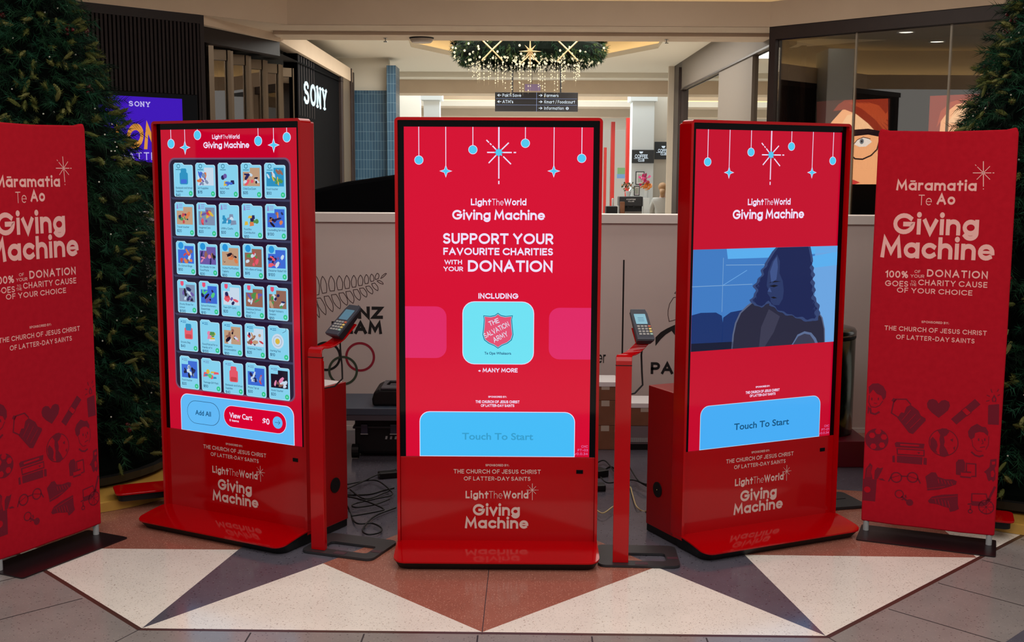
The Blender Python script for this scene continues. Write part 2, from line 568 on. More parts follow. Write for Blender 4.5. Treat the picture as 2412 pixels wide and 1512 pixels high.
GREYT = speckle('grey_terrazzo', (142, 134, 130), [((156, 146, 139), 90, .22), ((92, 84, 82), 70, .24), ((190, 182, 176), 120, .14)], 1, 0.26, 0.17, 0.45, 0.16)
STRIP = mat('brown_floor_strip', (72, 46, 40), 0.35)
JOINT = mat('floor_joint', (48, 42, 44), 0.6)
RED = mat('red_gloss_paint', (166, 0, 6), 0.09, 0, 0.34)
REDM = mat('red_satin_paint', (150, 0, 6), 0.35, 0, 0.3)
RUBBER = mat('black_rubber', (10, 9, 11), 0.5, 0, 0.3)
BEZEL = mat('black_bezel_glass', (2, 1, 3), 0.05, 0, 0.2)
PRINT = mat('pale_print', (205, 178, 170), 0.45)
FABRIC = mottled('red_banner_fabric', (166, 16, 32), (174, 19, 35), 40, 0.9, 0.08, 0.05)
FPRINT = mat('fabric_pink_print', (226, 168, 160), 0.8, 0, 0.2)
FDARK = mat('fabric_maroon_print', (108, 22, 38), 0.85, 0, 0.15)
GOLD = mottled('gold_foil_board', (176, 132, 56), (196, 152, 72), 3, 0.38, 0.5)
STEEL = mat('brushed_steel', (150, 150, 148), 0.22, 1.0)
GREYM = mat('grey_plastic', (150, 150, 150), 0.5)
CHAR = mat('charcoal_metal', (44, 43, 46), 0.42, 0.2)
HOARD = mottled('hoarding_laminate', (206, 190, 184), (212, 196, 190), 1.2, 0.6, 0.3)
HCAP = mat('hoarding_cap_white', (222, 212, 206), 0.5)
INK = mat('black_ink', (14, 12, 14), 0.6)
GILT = mat('gilt_star', (168, 140, 98), 0.45, 0.2)
CARD = mottled('brown_cardboard', (126, 84, 62), (136, 92, 70), 8, 0.8, 0.2)
TAPE = mat('pale_tape', (190, 176, 160), 0.4)
PAPER = mat('white_paper', (236, 232, 232), 0.7)
LEDW = lit('white_letter_light', (225, 250, 255), 1.1)
WARM = lit('warm_cove_light', (255, 214, 150), 2.6)
LAMP = lit('downlight_lamp', (255, 244, 225), 5.0)
FAIRY = lit('fairy_light', (255, 236, 190), 1.3)
SIGNB = mat('sign_black', (30, 27, 30), 0.4)
SIGNW = lit('sign_white', (225, 240, 250), 0.85)

# ------------------------------------------------------------------ floor
A0, B0 = ground(334, 1480).to_2d(), ground(1945, 1498).to_2d()
side = (B0 - A0).length
th0 = math.atan2(B0.y - A0.y, B0.x - A0.x)
mid = (A0 + B0) / 2
nrm = Vector((-math.sin(th0), math.cos(th0)))
apo = side / 2 / math.tan(math.radians(22.5))
OC = mid + nrm * apo
Rc = side / 2 / math.sin(math.radians(22.5))


def pol(r, deg):
    a = th0 + math.radians(deg)
    return OC + Vector((math.cos(a), math.sin(a))) * r


S2 = ground(788, 1326).to_2d(); S3 = ground(1573, 1337).to_2d()
rs = ((S2 - OC).length + (S3 - OC).length) / 2
half = 0.5 * (math.acos(max(-1, min(1, (S2 - OC).normalized().dot((S3 - OC).normalized())))))
half = math.degrees(half)
ri = apo - ((ground(1174, 1168).to_2d() - mid).dot(nrm))
fl = MB(SLATET, CREAMT, ROSET, GREYT, STRIP, JOINT)


def flat(pts, z, mi):
    fl.add([(p[0], p[1], z) for p in pts], [tuple(range(len(pts)))], mi)


flat([(-14, -9), (14, -9), (14, 46), (-14, 46)], 0, 1)
flat([pol(Rc + 2.4, 22.5 + 45 * k) for k in range(8)], 0.0003, 0)
w_ring = 0.50
for k in range(8):
    a = -90 + 45 * k                                     # middle of the side
    V1, V2 = pol(Rc, a - 22.5), pol(Rc, a + 22.5)
    M = pol(apo, a)
    Sl, Sr, I = pol(rs, a - half), pol(rs, a + half), pol(ri, a)
    flat([V1, M, Sl], 0.0006, 1); flat([M, V2, Sr], 0.0006, 1)
    flat([Sl, M, Sr, I], 0.0006, 2)
    k1, k2 = (Rc + 0.022) / Rc, (Rc + 0.022 + w_ring) / Rc
    O1, O2 = OC + (V1 - OC) * k1, OC + (V2 - OC) * k1
    P1, P2 = OC + (V1 - OC) * k2, OC + (V2 - OC) * k2
    flat([V1, V2, O2, O1], 0.0008, 4)
    flat([O1, O2, P2, P1], 0.0006, 3)
    t = (V2 - V1).normalized(); o = Vector((t.y, -t.x))
    for j in range(-2, 3):                               # joints across the grey ring
        c = M + o * 0.03 + t * (j * 0.42 - 0.015)
        flat([c - t * .003, c + t * .003, c + t * .003 + o * (w_ring * .93), c - t * .003 + o * (w_ring * .93)], 0.0010, 5)
    for j in range(-4, 5):
        c = M + o * (0.05 + w_ring) + t * (j * 0.62 + 0.45)
        flat([c - t * .002, c + t * .002, c + t * .002 + o * 1.6, c - t * .002 + o * 1.6], 0.0010, 5)
    e = OC + (V2 - OC) * ((Rc + .022 + w_ring) / Rc)
    flat([V2 + t * .002, V2 - t * .002, e - t * .002, e + t * .002], 0.0012, 5)
flat([pol(ri * 0.0 + apo, -90) + Vector((-.0015, 0)), pol(apo, -90) + Vector((.0015, 0)), pol(ri, -90) + Vector((.0015, 0)), pol(ri, -90) + Vector((-.0015, 0))], 0.0010, 5)
struct(fl.build('floor', fixn=False))

# ------------------------------------------------------------------ court ceiling: an octagonal drum with a lit cove
OX, OY, AP = 0.15, 5.8, 5.7
RC8 = AP / math.cos(math.radians(22.5))


def oc8(r, k, off=0.0):
    a = math.radians(-112.5 + 45 * k)
    return Vector((OX + r * math.cos(a), OY + r * math.sin(a)))


ZS, ZL, ZC = 3.12, 3.36, 3.80
ce = MB(TAN, CREAM, WALLP)
for k in range(8):
    p, q = oc8(RC8, k), oc8(RC8, k + 1)
    p2, q2 = oc8(RC8 + .45, k), oc8(RC8 + .45, k + 1)
    ce.quad((*p, ZS), (*q, ZS), (*q, ZL), (*p, ZL), 0)
    ce.quad((*p, ZL), (*q, ZL), (*q2, ZL), (*p2, ZL), 0)
    ce.quad((*p2, ZL), (*q2, ZL), (*q2, ZC), (*p2, ZC), 1)
    pi, qi = oc8(3.6, k), oc8(3.6, k + 1)
    ce.quad((*p2, ZC), (*q2, ZC), (*qi, ZC), (*pi, ZC), 1)
    ce.quad((*pi, ZC), (*qi, ZC), (*qi, ZC + .22), (*pi, ZC + .22), 1)
ce.add([(*oc8(3.6, k), ZC + .22) for k in range(8)], [tuple(range(8))], 1)
# soffit over the mouth of the corridor, with its small step
e0, e1 = oc8(RC8, 4), oc8(RC8, 5)
ce.box(-2.30, 3.0, 11.53, 12.02, ZS, ZS + .05, 0)
ce.add([(*(-2.22, 11.52), ZS + .002), (-2.89, 10.85, ZS + .002), (-2.98, 10.93, ZS + .002), (-2.46, 12.5, ZS + .002), (-2.22, 12.5, ZS + .002)], [(0, 1, 2, 3, 4)], 0)
ce.box(-2.46, 3.0, 12.02, 12.5, ZS - .035, ZS + .36, 0)
ce.box(-6, 6.5, 12.55, 12.6, ZS + .3, 4.6, 1)
struct(ce.build('ceiling', fixn=False))
cv = MB(WARM)
for k in range(8):
    p, q = oc8(RC8 + .30, k), oc8(RC8 + .30, k + 1)
    p2, q2 = oc8(RC8 + .36, k), oc8(RC8 + .36, k + 1)
    cv.add([(*p, ZL + .003), (*q, ZL + .003), (*q2, ZL + .003), (*p2, ZL + .003), (*p, ZL + .024), (*q, ZL + .024), (*q2, ZL + .024), (*p2, ZL + .024)],
           [(4, 5, 6, 7), (0, 1, 5, 4), (2, 3, 7, 6)], 0)
tag(cv.build('cove_light'), 'warm light strip hidden on the ceiling ledge around the court', 'light')

# ------------------------------------------------------------------ left shop front (45 degrees)


def LW(a, back=0.0):
    return Vector((-2.22 - a + -0.7071 * back, 11.5 - a + 0.7071 * back))


def RW(a, back=0.0):
    return Vector((2.53 + a + 0.7071 * back, 11.5 - a + 0.7071 * back))


sw = MB(SLAT, BLACK, DKBROWN)
pa, pb = LW(.67, .05), LW(4.2, .05)
sw.wallseg(pb, pa, 0, ZS, -0.1, 1)
n_sl = 128
for i in range(n_sl):
    a = .67 + (i + .5) * 3.5 / n_sl
    u, v = LW(a - .008), LW(a + .008)
    sw.prism([tuple(u), tuple(v), tuple(LW(a + .008, .06)), tuple(LW(a - .008, .06))], 0, ZS - .075, 0)
u, v = LW(.665, -.004), LW(4.2, -.004)
sw.prism([tuple(u), tuple(v), tuple(LW(4.2, .06)), tuple(LW(.665, .06))], ZS - .08, ZS, 2)
struct(sw.build('wall_left'))
pr = MB(WHITEP); xx = at(24, 80, 8.9).x; pr.box(xx - .7, xx, 8.9, 9.3, 0, 3.6); struct(pr.build('wall_left_pier'))
# return of the slat wall, brown fascia, dark canopy
lf = MB(DKBROWN, BLACK, TAN)
c0 = Vector((-2.46, 12.35))
lf.prism([tuple(LW(.67)), tuple(LW(.64)), tuple(LW(.64, .4)), tuple(LW(.67, .4))], 0, ZS, 0)
p, q = LW(.66, .12), c0
lf.wallseg(p, q, 2.90, 3.045, -.1, 0)
lf.wallseg(LW(.66, .03), c0 + Vector((.02, -.02)), 3.045, 3.7, -.3, 2)
lf.add([(p.x, p.y, 2.93), (q.x, q.y, 2.93), (-2.46, 17.0, 2.99), (-4.6, 17.0, 2.99), (-4.6, 11.5, 2.95)], [(0, 1, 2, 3, 4)], 1)
lf.box(-4.7, -4.6, 10, 18, 0, 3.2, 1)
lf.wallseg(LW(.64, .4), (-4.6, 13.5), 0, 3.1, .05, 1)
struct(lf.build('wall_left_recess'))
# corridor wall on the left: pale fascia, black sign wall, end post
cw = MB(TAN, VOID, BROWN, CREAM, SLAT, BRONZE)
cw.box(-2.62, -2.45, 12.35, 17.9, 3.05, 3.24, 0)
cw.box(-2.66, -2.50, 13.55, 16.75, 0, 3.06, 1)
for i in range(7):
    cw.box(-2.51, -2.497, 13.62 + i * .17, 13.65 + i * .17, 2.35, 3.05, 4)
cw.box(-2.62, -2.47, 16.75, 16.95, 0, 3.06, 2)
cw.box(-2.62, -2.465, 16.95, 17.62, 0, 3.06, 5)
cw.box(-2.66, -2.44, 17.62, 17.72, 0, 3.24, 2)
cw.box(-2.62, -2.47, 17.72, 17.84, 0, 3.2, 5)
cw.box(-2.66, -2.44, 17.84, 17.95, 0, 3.2, 2)
struct(cw.build('wall_left_corridor'))
uw = MB(CREAM); uw.box(-3.3, -2.9, 12.5, 18.2, 3.24, 3.48); struct(uw.build('wall_left_upper'))
# folding doors
fd = thing('folding_door', 'bronze framed folding glass doors zigzagging into the dark left shop', 'door')
A_, B_ = Vector((-2.90, 11.15)), Vector((-2.56, 13.6))
dirv = (B_ - A_); nd = Vector((-dirv.y, dirv.x)).normalized()
npan = 10
for i in range(npan):
    p = A_ + dirv * (i / npan) + nd * (.0 if i % 2 == 0 else .22)
    q = A_ + dirv * ((i + 1) / npan) + nd * (.22 if i % 2 == 0 else .0)
    t = (q - p).normalized(); zt = 2.88
    fr, gl = MB(BRONZE), MB(DGLASS)
    ln = (q - p).length
    fr.wallseg(p, p + t * .032, 0, zt, .05); fr.wallseg(q - t * .032, q, 0, zt, .05)
    fr.wallseg(p + t * .045, q - t * .045, zt - .10, zt, .045); fr.wallseg(p + t * .045, q - t * .045, 0, .18, .045)
    gl.wallseg(p + t * .04, q - t * .04, .17, zt - .09, .012)
    f = fr.build('door_leaf', fd)
    gl.build('pane', f)
# inside the left shop: tan wall added close behind so the panes look lighter
iw = MB(mat('pane_backing_tan', (150, 132, 116), .7)); iw.box(-3.45, -3.40, 11.3, 16.8, 0, 2.9); struct(iw.build('wall_left_pane_backing'))

# bright sign letters on the corridor wall
sg = thing('wall_sign', 'glowing white shop name in slab letters on the black corridor wall', 'sign', (-2.50, 13.64, 0), math.radians(90))
SL = {'S': ([ac(.4, .75, .34, .23, 25, 262, 12) + ac(.4, .26, .38, .25, 85, -155, 12)], []),
      'O': ([ac(.5, .5, .46, .48, 0, 360, 22)], []),
      'N': ([[(.14, 0), (.14, 1)], [(.14, .98), (.8, .02)], [(.8, 0), (.8, 1)]], [((0, 0), (.3, 0)), ((0, 1), (.2, 1)), ((.64, 1), (.96, 1))]),
      'Y': ([[(.1, 1), (.5, .46)], [(.9, 1), (.5, .46)], [(.5, .46), (.5, 0)]], [((0, 1), (.3, 1)), ((.7, 1), (1.0, 1)), ((.32, 0), (.68, 0))])}


def slab_word(dst, word, x, y, cap, wid, wt, place):
    for ch in word:
        st, se = SL[ch]
        place(ch, [[(x + p[0] * wid, y + p[1] * cap) for p in s] for s in st], [[(x + p[0] * wid, y + p[1] * cap) for p in s] for s in se], wt)
        x += wid * 1.25


def letter3d(ch, st, se, wt):
    m = MB(LEDW)
    for s in st:
        for q in ribbon(s, wt): m.prism([tuple(p) for p in q], -.012, .0, 0, axis='y')
    for s in se:
        for q in ribbon(s, wt * .55): m.prism([tuple(p) for p in q], -.012, .0, 0, axis='y')
    m.build('letter', sg)


sz0 = at(727, 240, 13.95).z; scap = at(727, 193, 13.95).z - sz0
slab_word(None, 'SONY', .30, sz0, scap, .348, .042, letter3d)

# blue screen on the slat wall
yawL = math.radians(45)
oL = LW(1.40, -.05)
scr = thing('advertising_screen', 'blue lit screen with orange brush lettering on the black slatted wall', 'screen', (oL.x, oL.y, 0), yawL)
m = MB(BEZEL); m.box(-.04, .96, 0, .05, 1.2, 2.39); m.build('casing', scr, bevel=.006)
FS = Frame((oL.x, oL.y, 0), yawL, -.001)
d = Draw(FS)
BLUE = lit('screen_blue', (62, 8, 190), .9)
d.poly([(0, 1.24), (.80, 1.24), (.80, 2.345), (0, 2.345)], BLUE, 1)
d.build('picture', scr)
d = Draw(FS)
WHS, ORS = lit('screen_lilac_white', (196, 186, 240), .95), lit('screen_orange', (222, 150, 62), .9)


def letter2d(ch, st, se, wt):
    for s in st: d.line(s, wt, WHS, 2)
    for s in se: d.line(s, wt * .6, WHS, 2)


slab_word(None, 'SONY', .285, 2.262, .038, .042, .009, letter2d); d.build('heading_lettering', scr)
d.text('LONG', .13, .70, 1.885, .225, .26, ORS, 2, .1, slant=.12); d.build('brush_lettering', scr)
d.text('BATTERY', .19, .66, 1.79, .068, .14, WHS, 2, .3)
d.build('lettering', scr)

# ------------------------------------------------------------------ right shop front
rw = MB(BROWN, TAN, GREYP, BLACK)
p, q = RW(-.02), RW(1.74)
rw.prism([tuple(RW(-.02)), tuple(RW(1.76)), tuple(RW(1.76, .25)), tuple(RW(-.02, .25))], 3.0, ZS + .01, 0)
rw.prism([tuple(RW(1.76, -.03)), tuple(RW(2.6, -.03)), tuple(RW(2.6, .3)), tuple(RW(1.76, .3))], 0, ZS + .01, 1)
rw.prism([tuple(RW(-.02, 0)), tuple(RW(.03, 0)), tuple(RW(.03, .25)), tuple(RW(-.02, .25))], 0, 3.0, 0)
rw.prism([tuple(RW(-.6, 1.6)), tuple(RW(3.6, 1.6)), tuple(RW(3.6, 1.7)), tuple(RW(-.6, 1.7))], 0, 3.1, 0)
rw.prism([tuple(RW(0, .0)), tuple(RW(1.76, .0)), tuple(RW(1.76, .5)), tuple(RW(0, .5))], 0, .25, 3)
rw.add([(*RW(.0, 0.02), 3.08), (*RW(3.6, .02), 3.08), (*RW(3.6, 1.7), 3.08), (*RW(.5, 1.7), 3.08), (2.97, 12.1, 3.08)], [(0, 1, 2, 3, 4)], 3)
rw.add([(*RW(1.76, .3), 0), (*RW(1.76, 1.7), 0), (*RW(1.76, 1.7), 3.1), (*RW(1.76, .3), 3.1)], [(0, 1, 2, 3)], 0)
struct(rw.build('wall_right'))
cuts = [.03, .62, 1.26, 1.76]
for i in range(3):
    g = MB(SHOPGLASS)
    a, b = cuts[i] + .003, cuts[i + 1] - .003
    g.prism([tuple(RW(a, .06)), tuple(RW(b, .06)), tuple(RW(b, .072)), tuple(RW(a, .072))], .25, 3.0)
    o = g.build('window_%d' % (i + 1)); struct(o)
    if i:
        j = MB(mat('glass_joint', (150, 140, 122), .3))
        a = cuts[i]
        j.prism([tuple(RW(a - .006, .055)), tuple(RW(a + .006, .055)), tuple(RW(a + .006, .08)), tuple(RW(a - .006, .08))], .25, 3.0)
        j.build('joint', o)

# posters behind the glass
yawR = math.radians(-45)
FAC = {k: lit('poster_' + k, c, e * 2.9) for k, c, e in (('skin', (246, 178, 132), .9), ('skin_light', (250, 200, 158), .9), ('hair', (150, 52, 34), .8), ('hair_light', (186, 78, 46), .8),
       ('hair_dark', (64, 26, 24), .8), ('frame', (34, 18, 26), .8), ('white', (236, 226, 226), .9), ('iris', (110, 118, 130), .9), ('lip', (206, 62, 60), .9), ('brow', (92, 44, 34), .8))}


def poster(name, label, a0, a1, z0, z1):
    o = RW(a0, .30); w = (a1 - a0) * 1.4142
    t = thing(name, label, 'poster', (o.x, o.y, 0), yawR, 'lit portrait posters in the right shop window')
    m = MB(BLACK); m.box(-.012, w + .012, 0.002, .09, z0 - .012, z1 + .012); m.build('light_box', t, bevel=.004)
    m = MB(BLACK); m.box(0, w, .0, .12, .25, z0 - .015); m.build('plinth', t, bevel=.004)
    return t, Frame((o.x, o.y, 0), yawR, 0.0), w


def a_of(px, back):
    """distance along the right shop line at which the pixel column meets it"""
    r = ray(px, 300); k = r.x / r.y
    s = .7071 * back
    return ((11.5 + s) * k - 2.53 - s) / (1 + k)


a0, a1 = a_of(1923, .3), a_of(2093, .3)
o = RW(a1, .3); zt, zb = at(2093, 232, o.y).z, at(2050, 434, RW((a0 + a1) / 2, .3).y).z
t, fr, w = poster('lightbox_poster', 'lit poster of a face in dark glasses, left of two behind glass', a0, a1, zb, zt)
d = Draw(fr)
d.poly([(0, zb), (w, zb), (w, zt), (0, zt)], FAC['hair_dark'], 1)
d.ppoly([(1948, 434), (1938, 380), (1942, 330), (1958, 288), (1985, 258), (2010, 248), (2060, 262), (2092, 300), (2091, 434)], FAC['skin'], 2)
d.ppoly([(1978, 300), (1995, 272), (2025, 262), (2060, 280), (2080, 312), (2020, 318)], FAC['skin_light'], 3)
d.ppoly([(1930, 434), (1934, 360), (1940, 318), (1962, 276), (1992, 246), (2014, 234), (1968, 236), (1924, 240), (1924, 434)], FAC['hair_dark'], 3)
d.ppoly([(1962, 262), (1975, 246), (1990, 236), (2092, 232), (2092, 350), (2070, 318), (2044, 290), (2016, 268), (1990, 258)], FAC['hair'], 4)
for k in range(6):
    d.ppoly([(1996 + k * 9, 240), (2030 + k * 8, 256), (2062 + k * 6, 282), (2091, 318 - k * 12), (2091, 310 - k * 12), (2060 + k * 6, 272), (2030 + k * 8, 248)], FAC['hair_light'], 5)
d.ppoly([(1960, 316), (2005, 306), (2045, 303), (2092, 312), (2092, 326), (2045, 317), (2010, 321), (1970, 332)], FAC['frame'], 6)
d.pline([(2005, 318), (2001, 344), (2004, 364), (2014, 374), (2032, 375), (2052, 366), (2066, 352), (2074, 322)], .014, FAC['frame'], 6)
d.pline([(1960, 320), (1952, 350), (1956, 368), (1972, 374), (1990, 366)], .014, FAC['frame'], 6)
d.ppoly([(2012, 340), (2020, 330), (2032, 324), (2046, 326), (2054, 334), (2040, 345), (2024, 346)], FAC['white'], 5)
d.poly(disc(*d.p(2030, 333), .022, .026), FAC['iris'], 6); d.poly(disc(*d.p(2030, 333), .009, .011), FAC['frame'], 7)
d.pline([(2010, 341), (2020, 329), (2034, 323), (2050, 327)], .007, FAC['brow'], 7)
d.ppoly([(2000, 421), (2012, 424), (2026, 430), (2014, 434), (2000, 434)], FAC['lip'], 5)
d.build('picture', t)
a0, a1 = a_of(2187, .3), a_of(2372, .3)
o = RW(a0, .3); zt, zb = at(2187, 226, o.y).z, zb
t, fr, w = poster('lightbox_poster', 'lit poster of a red haired forehead, right of two, partly hidden by the tree', a0, a1, zb, zt)
d = Draw(fr)
d.poly([(0, zb), (w, zb), (w, zt), (0, zt)], FAC['hair'], 1)
d.ppoly([(2216, 434), (2212, 320), (2216, 286), (2232, 262), (2252, 246), (2280, 240), (2312, 248), (2340, 270), (2356, 310), (2356, 434)], FAC['skin'], 2)
d.ppoly([(2232, 290), (2250, 262), (2280, 252), (2310, 262), (2330, 292)], FAC['skin_light'], 3)
d.ppoly([(2206, 300), (2216, 262), (2240, 240), (2276, 230), (2330, 240), (2360, 280), (2340, 252), (2300, 238), (2270, 238), (2244, 250), (2226, 272)], FAC['hair_light'], 4)
for k in range(7):
    d.pline([(2262 + k * 8, 228), (2272 + k * 9, 240 + (k % 3) * 6), (2290 + k * 9, 262 + (k % 2) * 10)], .006, FAC['hair'], 5)
d.ppoly([(2224, 336), (2260, 318), (2330, 316), (2350, 330), (2330, 328), (2262, 332)], FAC['brow'], 4)
d.build('picture', t)

# ------------------------------------------------------------------ corridor: right wall with mirror glass, end post
cr_ = MB(GREYP, BROWN, WALLP)
cr_.box(2.66, 2.9, 12.0, 18.45, 3.01, 3.46, 0)
cr_.box(2.645, 2.665, 12.0, 18.45, 3.0, 3.02, 1)
cr_.box(2.66, 2.9, 18.45, 19.3, 0, 3.46, 1)
cr_.box(2.62, 2.9, 18.50, 18.95, 0, 3.36, 1)
cr_.box(2.57, 2.9, 19.3, 19.4, 0, 3.46, 2)
cr_.box(2.95, 3.0, 12.0, 18.45, 0, 3.0, 1)
cr_.box(2.665, 2.95, 13.05, 15.16, 0, 3.01, 0)
struct(cr_.build('wall_right_corridor'))
g = MB(MIRGLASS); g.box(2.70, 2.712, 12.0, 13.05, 0, 3.01); g.box(2.70, 2.712, 15.16, 18.45, 0, 3.01); struct(g.build('window_4'))

# corridor ceiling with a raised, cove-lit recess
CZ, CR = 3.45, 3.75
hx = [(-1.35, 13.6), (-.75, 12.62), (1.25, 12.62), (1.85, 13.6), (2.0, 16.6), (1.15, 18.6), (-.65, 18.6), (-1.5, 16.6)]
hx = [(x + .05, y) for x, y in hx]
cc = MB(CREAM, TAN, WALLP)
outer = [(-3.3, 13.6), (-3.3, 12.5), (3.0, 12.5), (3.0, 13.6), (3.0, 16.6), (3.0, 21.2), (-3.3, 21.2), (-3.3, 16.6)]
for k in range(8):
    a, b, c2, d2 = outer[k], outer[(k + 1) % 8], hx[(k + 1) % 8], hx[k]
    cc.quad((*a, CZ), (*b, CZ), (*c2, CZ), (*d2, CZ), 0)
    m0, m1 = Vector(hx[k]), Vector(hx[(k + 1) % 8])
    ctr = Vector((.25, 15.6)); g0, g1 = m0 + (m0 - ctr).normalized() * .25, m1 + (m1 - ctr).normalized() * .25
    cc.quad((*m0, CZ), (*m1, CZ), (*m1, CZ + .07), (*m0, CZ + .07), 0)
    cc.quad((*m0, CZ + .07), (*m1, CZ + .07), (*g1, CZ + .07), (*g0, CZ + .07), 0)
    cc.quad((*g0, CZ + .07), (*g1, CZ + .07), (*g1, CR), (*g0, CR), 0)
cc.add([(-3, 12.3, CR), (3.2, 12.3, CR), (3.2, 19.2, CR), (-3, 19.2, CR)], [(0, 1, 2, 3)], 0)
# bulkheads further along
cc.box(-8, 8, 21.2, 21.9, 3.12, 3.50, 1)
cc.box(-8, 8, 20.6, 21.2, 3.36, 3.50, 0)
cc.box(-8, 8, 26.6, 27.6, 3.20, 3.32, 2)
cc.box(-8, 8, 27.6, 28.3, 3.02, 3.32, 2)
cc.box(-8, 8, 27.2, 27.3, 3.32, 4.4, 1)
cc.add([(-8, 21.9, 4.4), (8, 21.9, 4.4), (8, 27.3, 4.4), (-8, 27.3, 4.4)], [(0, 1, 2, 3)], 0)
cc.add([(-8, 28.3, 3.45), (8, 28.3, 3.45), (8, 40, 3.45), (-8, 40, 3.45)], [(0, 1, 2, 3)], 0)
struct(cc.build('ceiling_corridor', fixn=False))
cv = MB(lit('warm_cove_light_bright', (255, 214, 150), 7.0))
for k in range(8):
    m0, m1 = Vector(hx[k]), Vector(hx[(k + 1) % 8])
    ctr = Vector((.25, 15.6)); g0, g1 = m0 + (m0 - ctr).normalized() * .10, m1 + (m1 - ctr).normalized() * .10
    h0, h1 = m0 + (m0 - ctr).normalized() * .16, m1 + (m1 - ctr).normalized() * .16
    cv.quad((*g0, CZ + .08), (*g1, CZ + .08), (*h1, CZ + .08), (*h0, CZ + .08))
tag(cv.build('cove_light'), 'warm light strip around the raised corridor ceiling above the wreath', 'light')
cv = MB(WARM); cv.box(-7, 7, 26.9, 26.95, 3.33, 3.36)
tag(cv.build('cove_light'), 'warm light strip on the far ceiling ledge behind the direction sign', 'light')

# far walls and shop fronts
for nm, bx_, mt_ in (('wall_far_left', (-8.1, -8, 12.6, 40, 0, 4.5), WALLP), ('wall_far_right', (8, 8.1, 19.4, 40, 0, 4.5), WALLP), ('wall_far_end', (-8, 8, 36, 36.1, 0, 3.6), WHITEP),
                     ('wall_far_return', (-8, -2.5, 24.6, 24.9, 0, 4.4), WALLP), ('wall_far_pier', (-3.2, at(990, 300, 24.3).x, 24.3, 24.6, 0, 4.4), WALLP),
                     ('wall_cafe', (at(1541, 300, 23.0).x, 3.4, 23.0, 23.9, 0, 4.4), WALLP), ('wall_far_side', (3.4, 8, 23.8, 23.9, 0, 4.4), WALLP)):
    q_ = MB(mt_); q_.box(*bx_); struct(q_.build(nm))
tw = mat('blue_tile', (70, 104, 128), .3)
N, L, b = nodes_of(tw)
tc = N.new('ShaderNodeTexCoord'); mp = N.new('ShaderNodeMapping'); br = N.new('ShaderNodeTexBrick')
mp.inputs['Rotation'].default_value = (math.radians(90), 0, 0)
br.offset = 0; br.inputs['Scale'].default_value = 1; br.inputs['Brick Width'].default_value = .045; br.inputs['Row Height'].default_value = .145
br.inputs['Mortar Size'].default_value = .0022; br.inputs['Color1'].default_value = (*lin((46, 78, 102)), 1); br.inputs['Color2'].default_value = (*lin((56, 90, 114)), 1)
br.inputs['Mortar'].default_value = (*lin((122, 148, 160)), 1)
L.new(tc.outputs['Object'], mp.inputs['Vector']); L.new(mp.outputs['Vector'], br.inputs['Vector']); L.new(br.outputs['Color'], b.inputs['Base Color'])
tl = MB(tw, WALLP, CREAM)
xa, xb, xc = at(838, 300, 18.2).x, at(915, 300, 18.2).x, at(936, 300, 18.2).x
tl.box(xa - .5, xb, 18.2, 18.5, 0, at(870, 213, 18.2).z, 0)
tl.box(xb, xc, 18.0, 18.6, 0, at(925, 154, 18.0).z, 0)
tl.box(xa - .5, xb, 18.25, 18.5, at(870, 213, 18.2).z, 3.45, 2)
struct(tl.build('wall_tiled'))


def column(name, px0, px1, Y, ztop, lab):
    x0, x1 = at(px0, 300, Y).x, at(px1, 300, Y).x
    w = x1 - x0
    m = MB(WHITEP)
    m.box(x0, x1, Y, Y + w, 0, ztop)
    m.box(x0 - .05, x1 + .05, Y - .05, Y + w + .05, ztop - .42, ztop - .2)
    return struct(m.build(name, bevel=.006))


column('column', 998, 1036, 22.6, 3.5, '')
column('column', 1489, 1541, 22.6, 3.5, '')
# red framed far shop
rs_ = thing('shop_front', 'distant shop front with red posts and pale glass beyond the counter', 'shop front')
for a, b_ in ((1424, 1430), (1440, 1449), (1476, 1486)):
    Y = 27.5 if a < 1470 else 25.5
    m = MB(mat('red_post', (190, 40, 30), .4)); m.box(at(a, 300, Y).x, at(b_, 300, Y).x, Y, Y + .2, 0, 2.9 if a != 1424 else 2.3); m.build('post', rs_)
m = MB(lit('glowing_shop_wall', (206, 200, 186), .75)); m.box(at(1400, 300, 28.5).x, at(1520, 300, 28.5).x, 28.5, 28.6, 0, 2.75); m.build('glowing_wall', rs_)  # wall glows by itself: the shop's brightness is put into its material
m = MB(lit('shop_poster', (150, 190, 130), .7), lit('shop_poster_blue', (140, 180, 220), .7))
m.box(at(1456, 300, 28.3).x, at(1474, 300, 28.3).x, 28.3, 28.34, at(1460, 410, 28.3).z, at(1460, 395, 28.3).z, 0)
m.box(at(1455, 300, 28.3).x, at(1474, 300, 28.3).x, 28.3, 28.34, at(1460, 420, 28.3).z, at(1460, 410, 28.3).z, 1); m.build('window_poster', rs_)

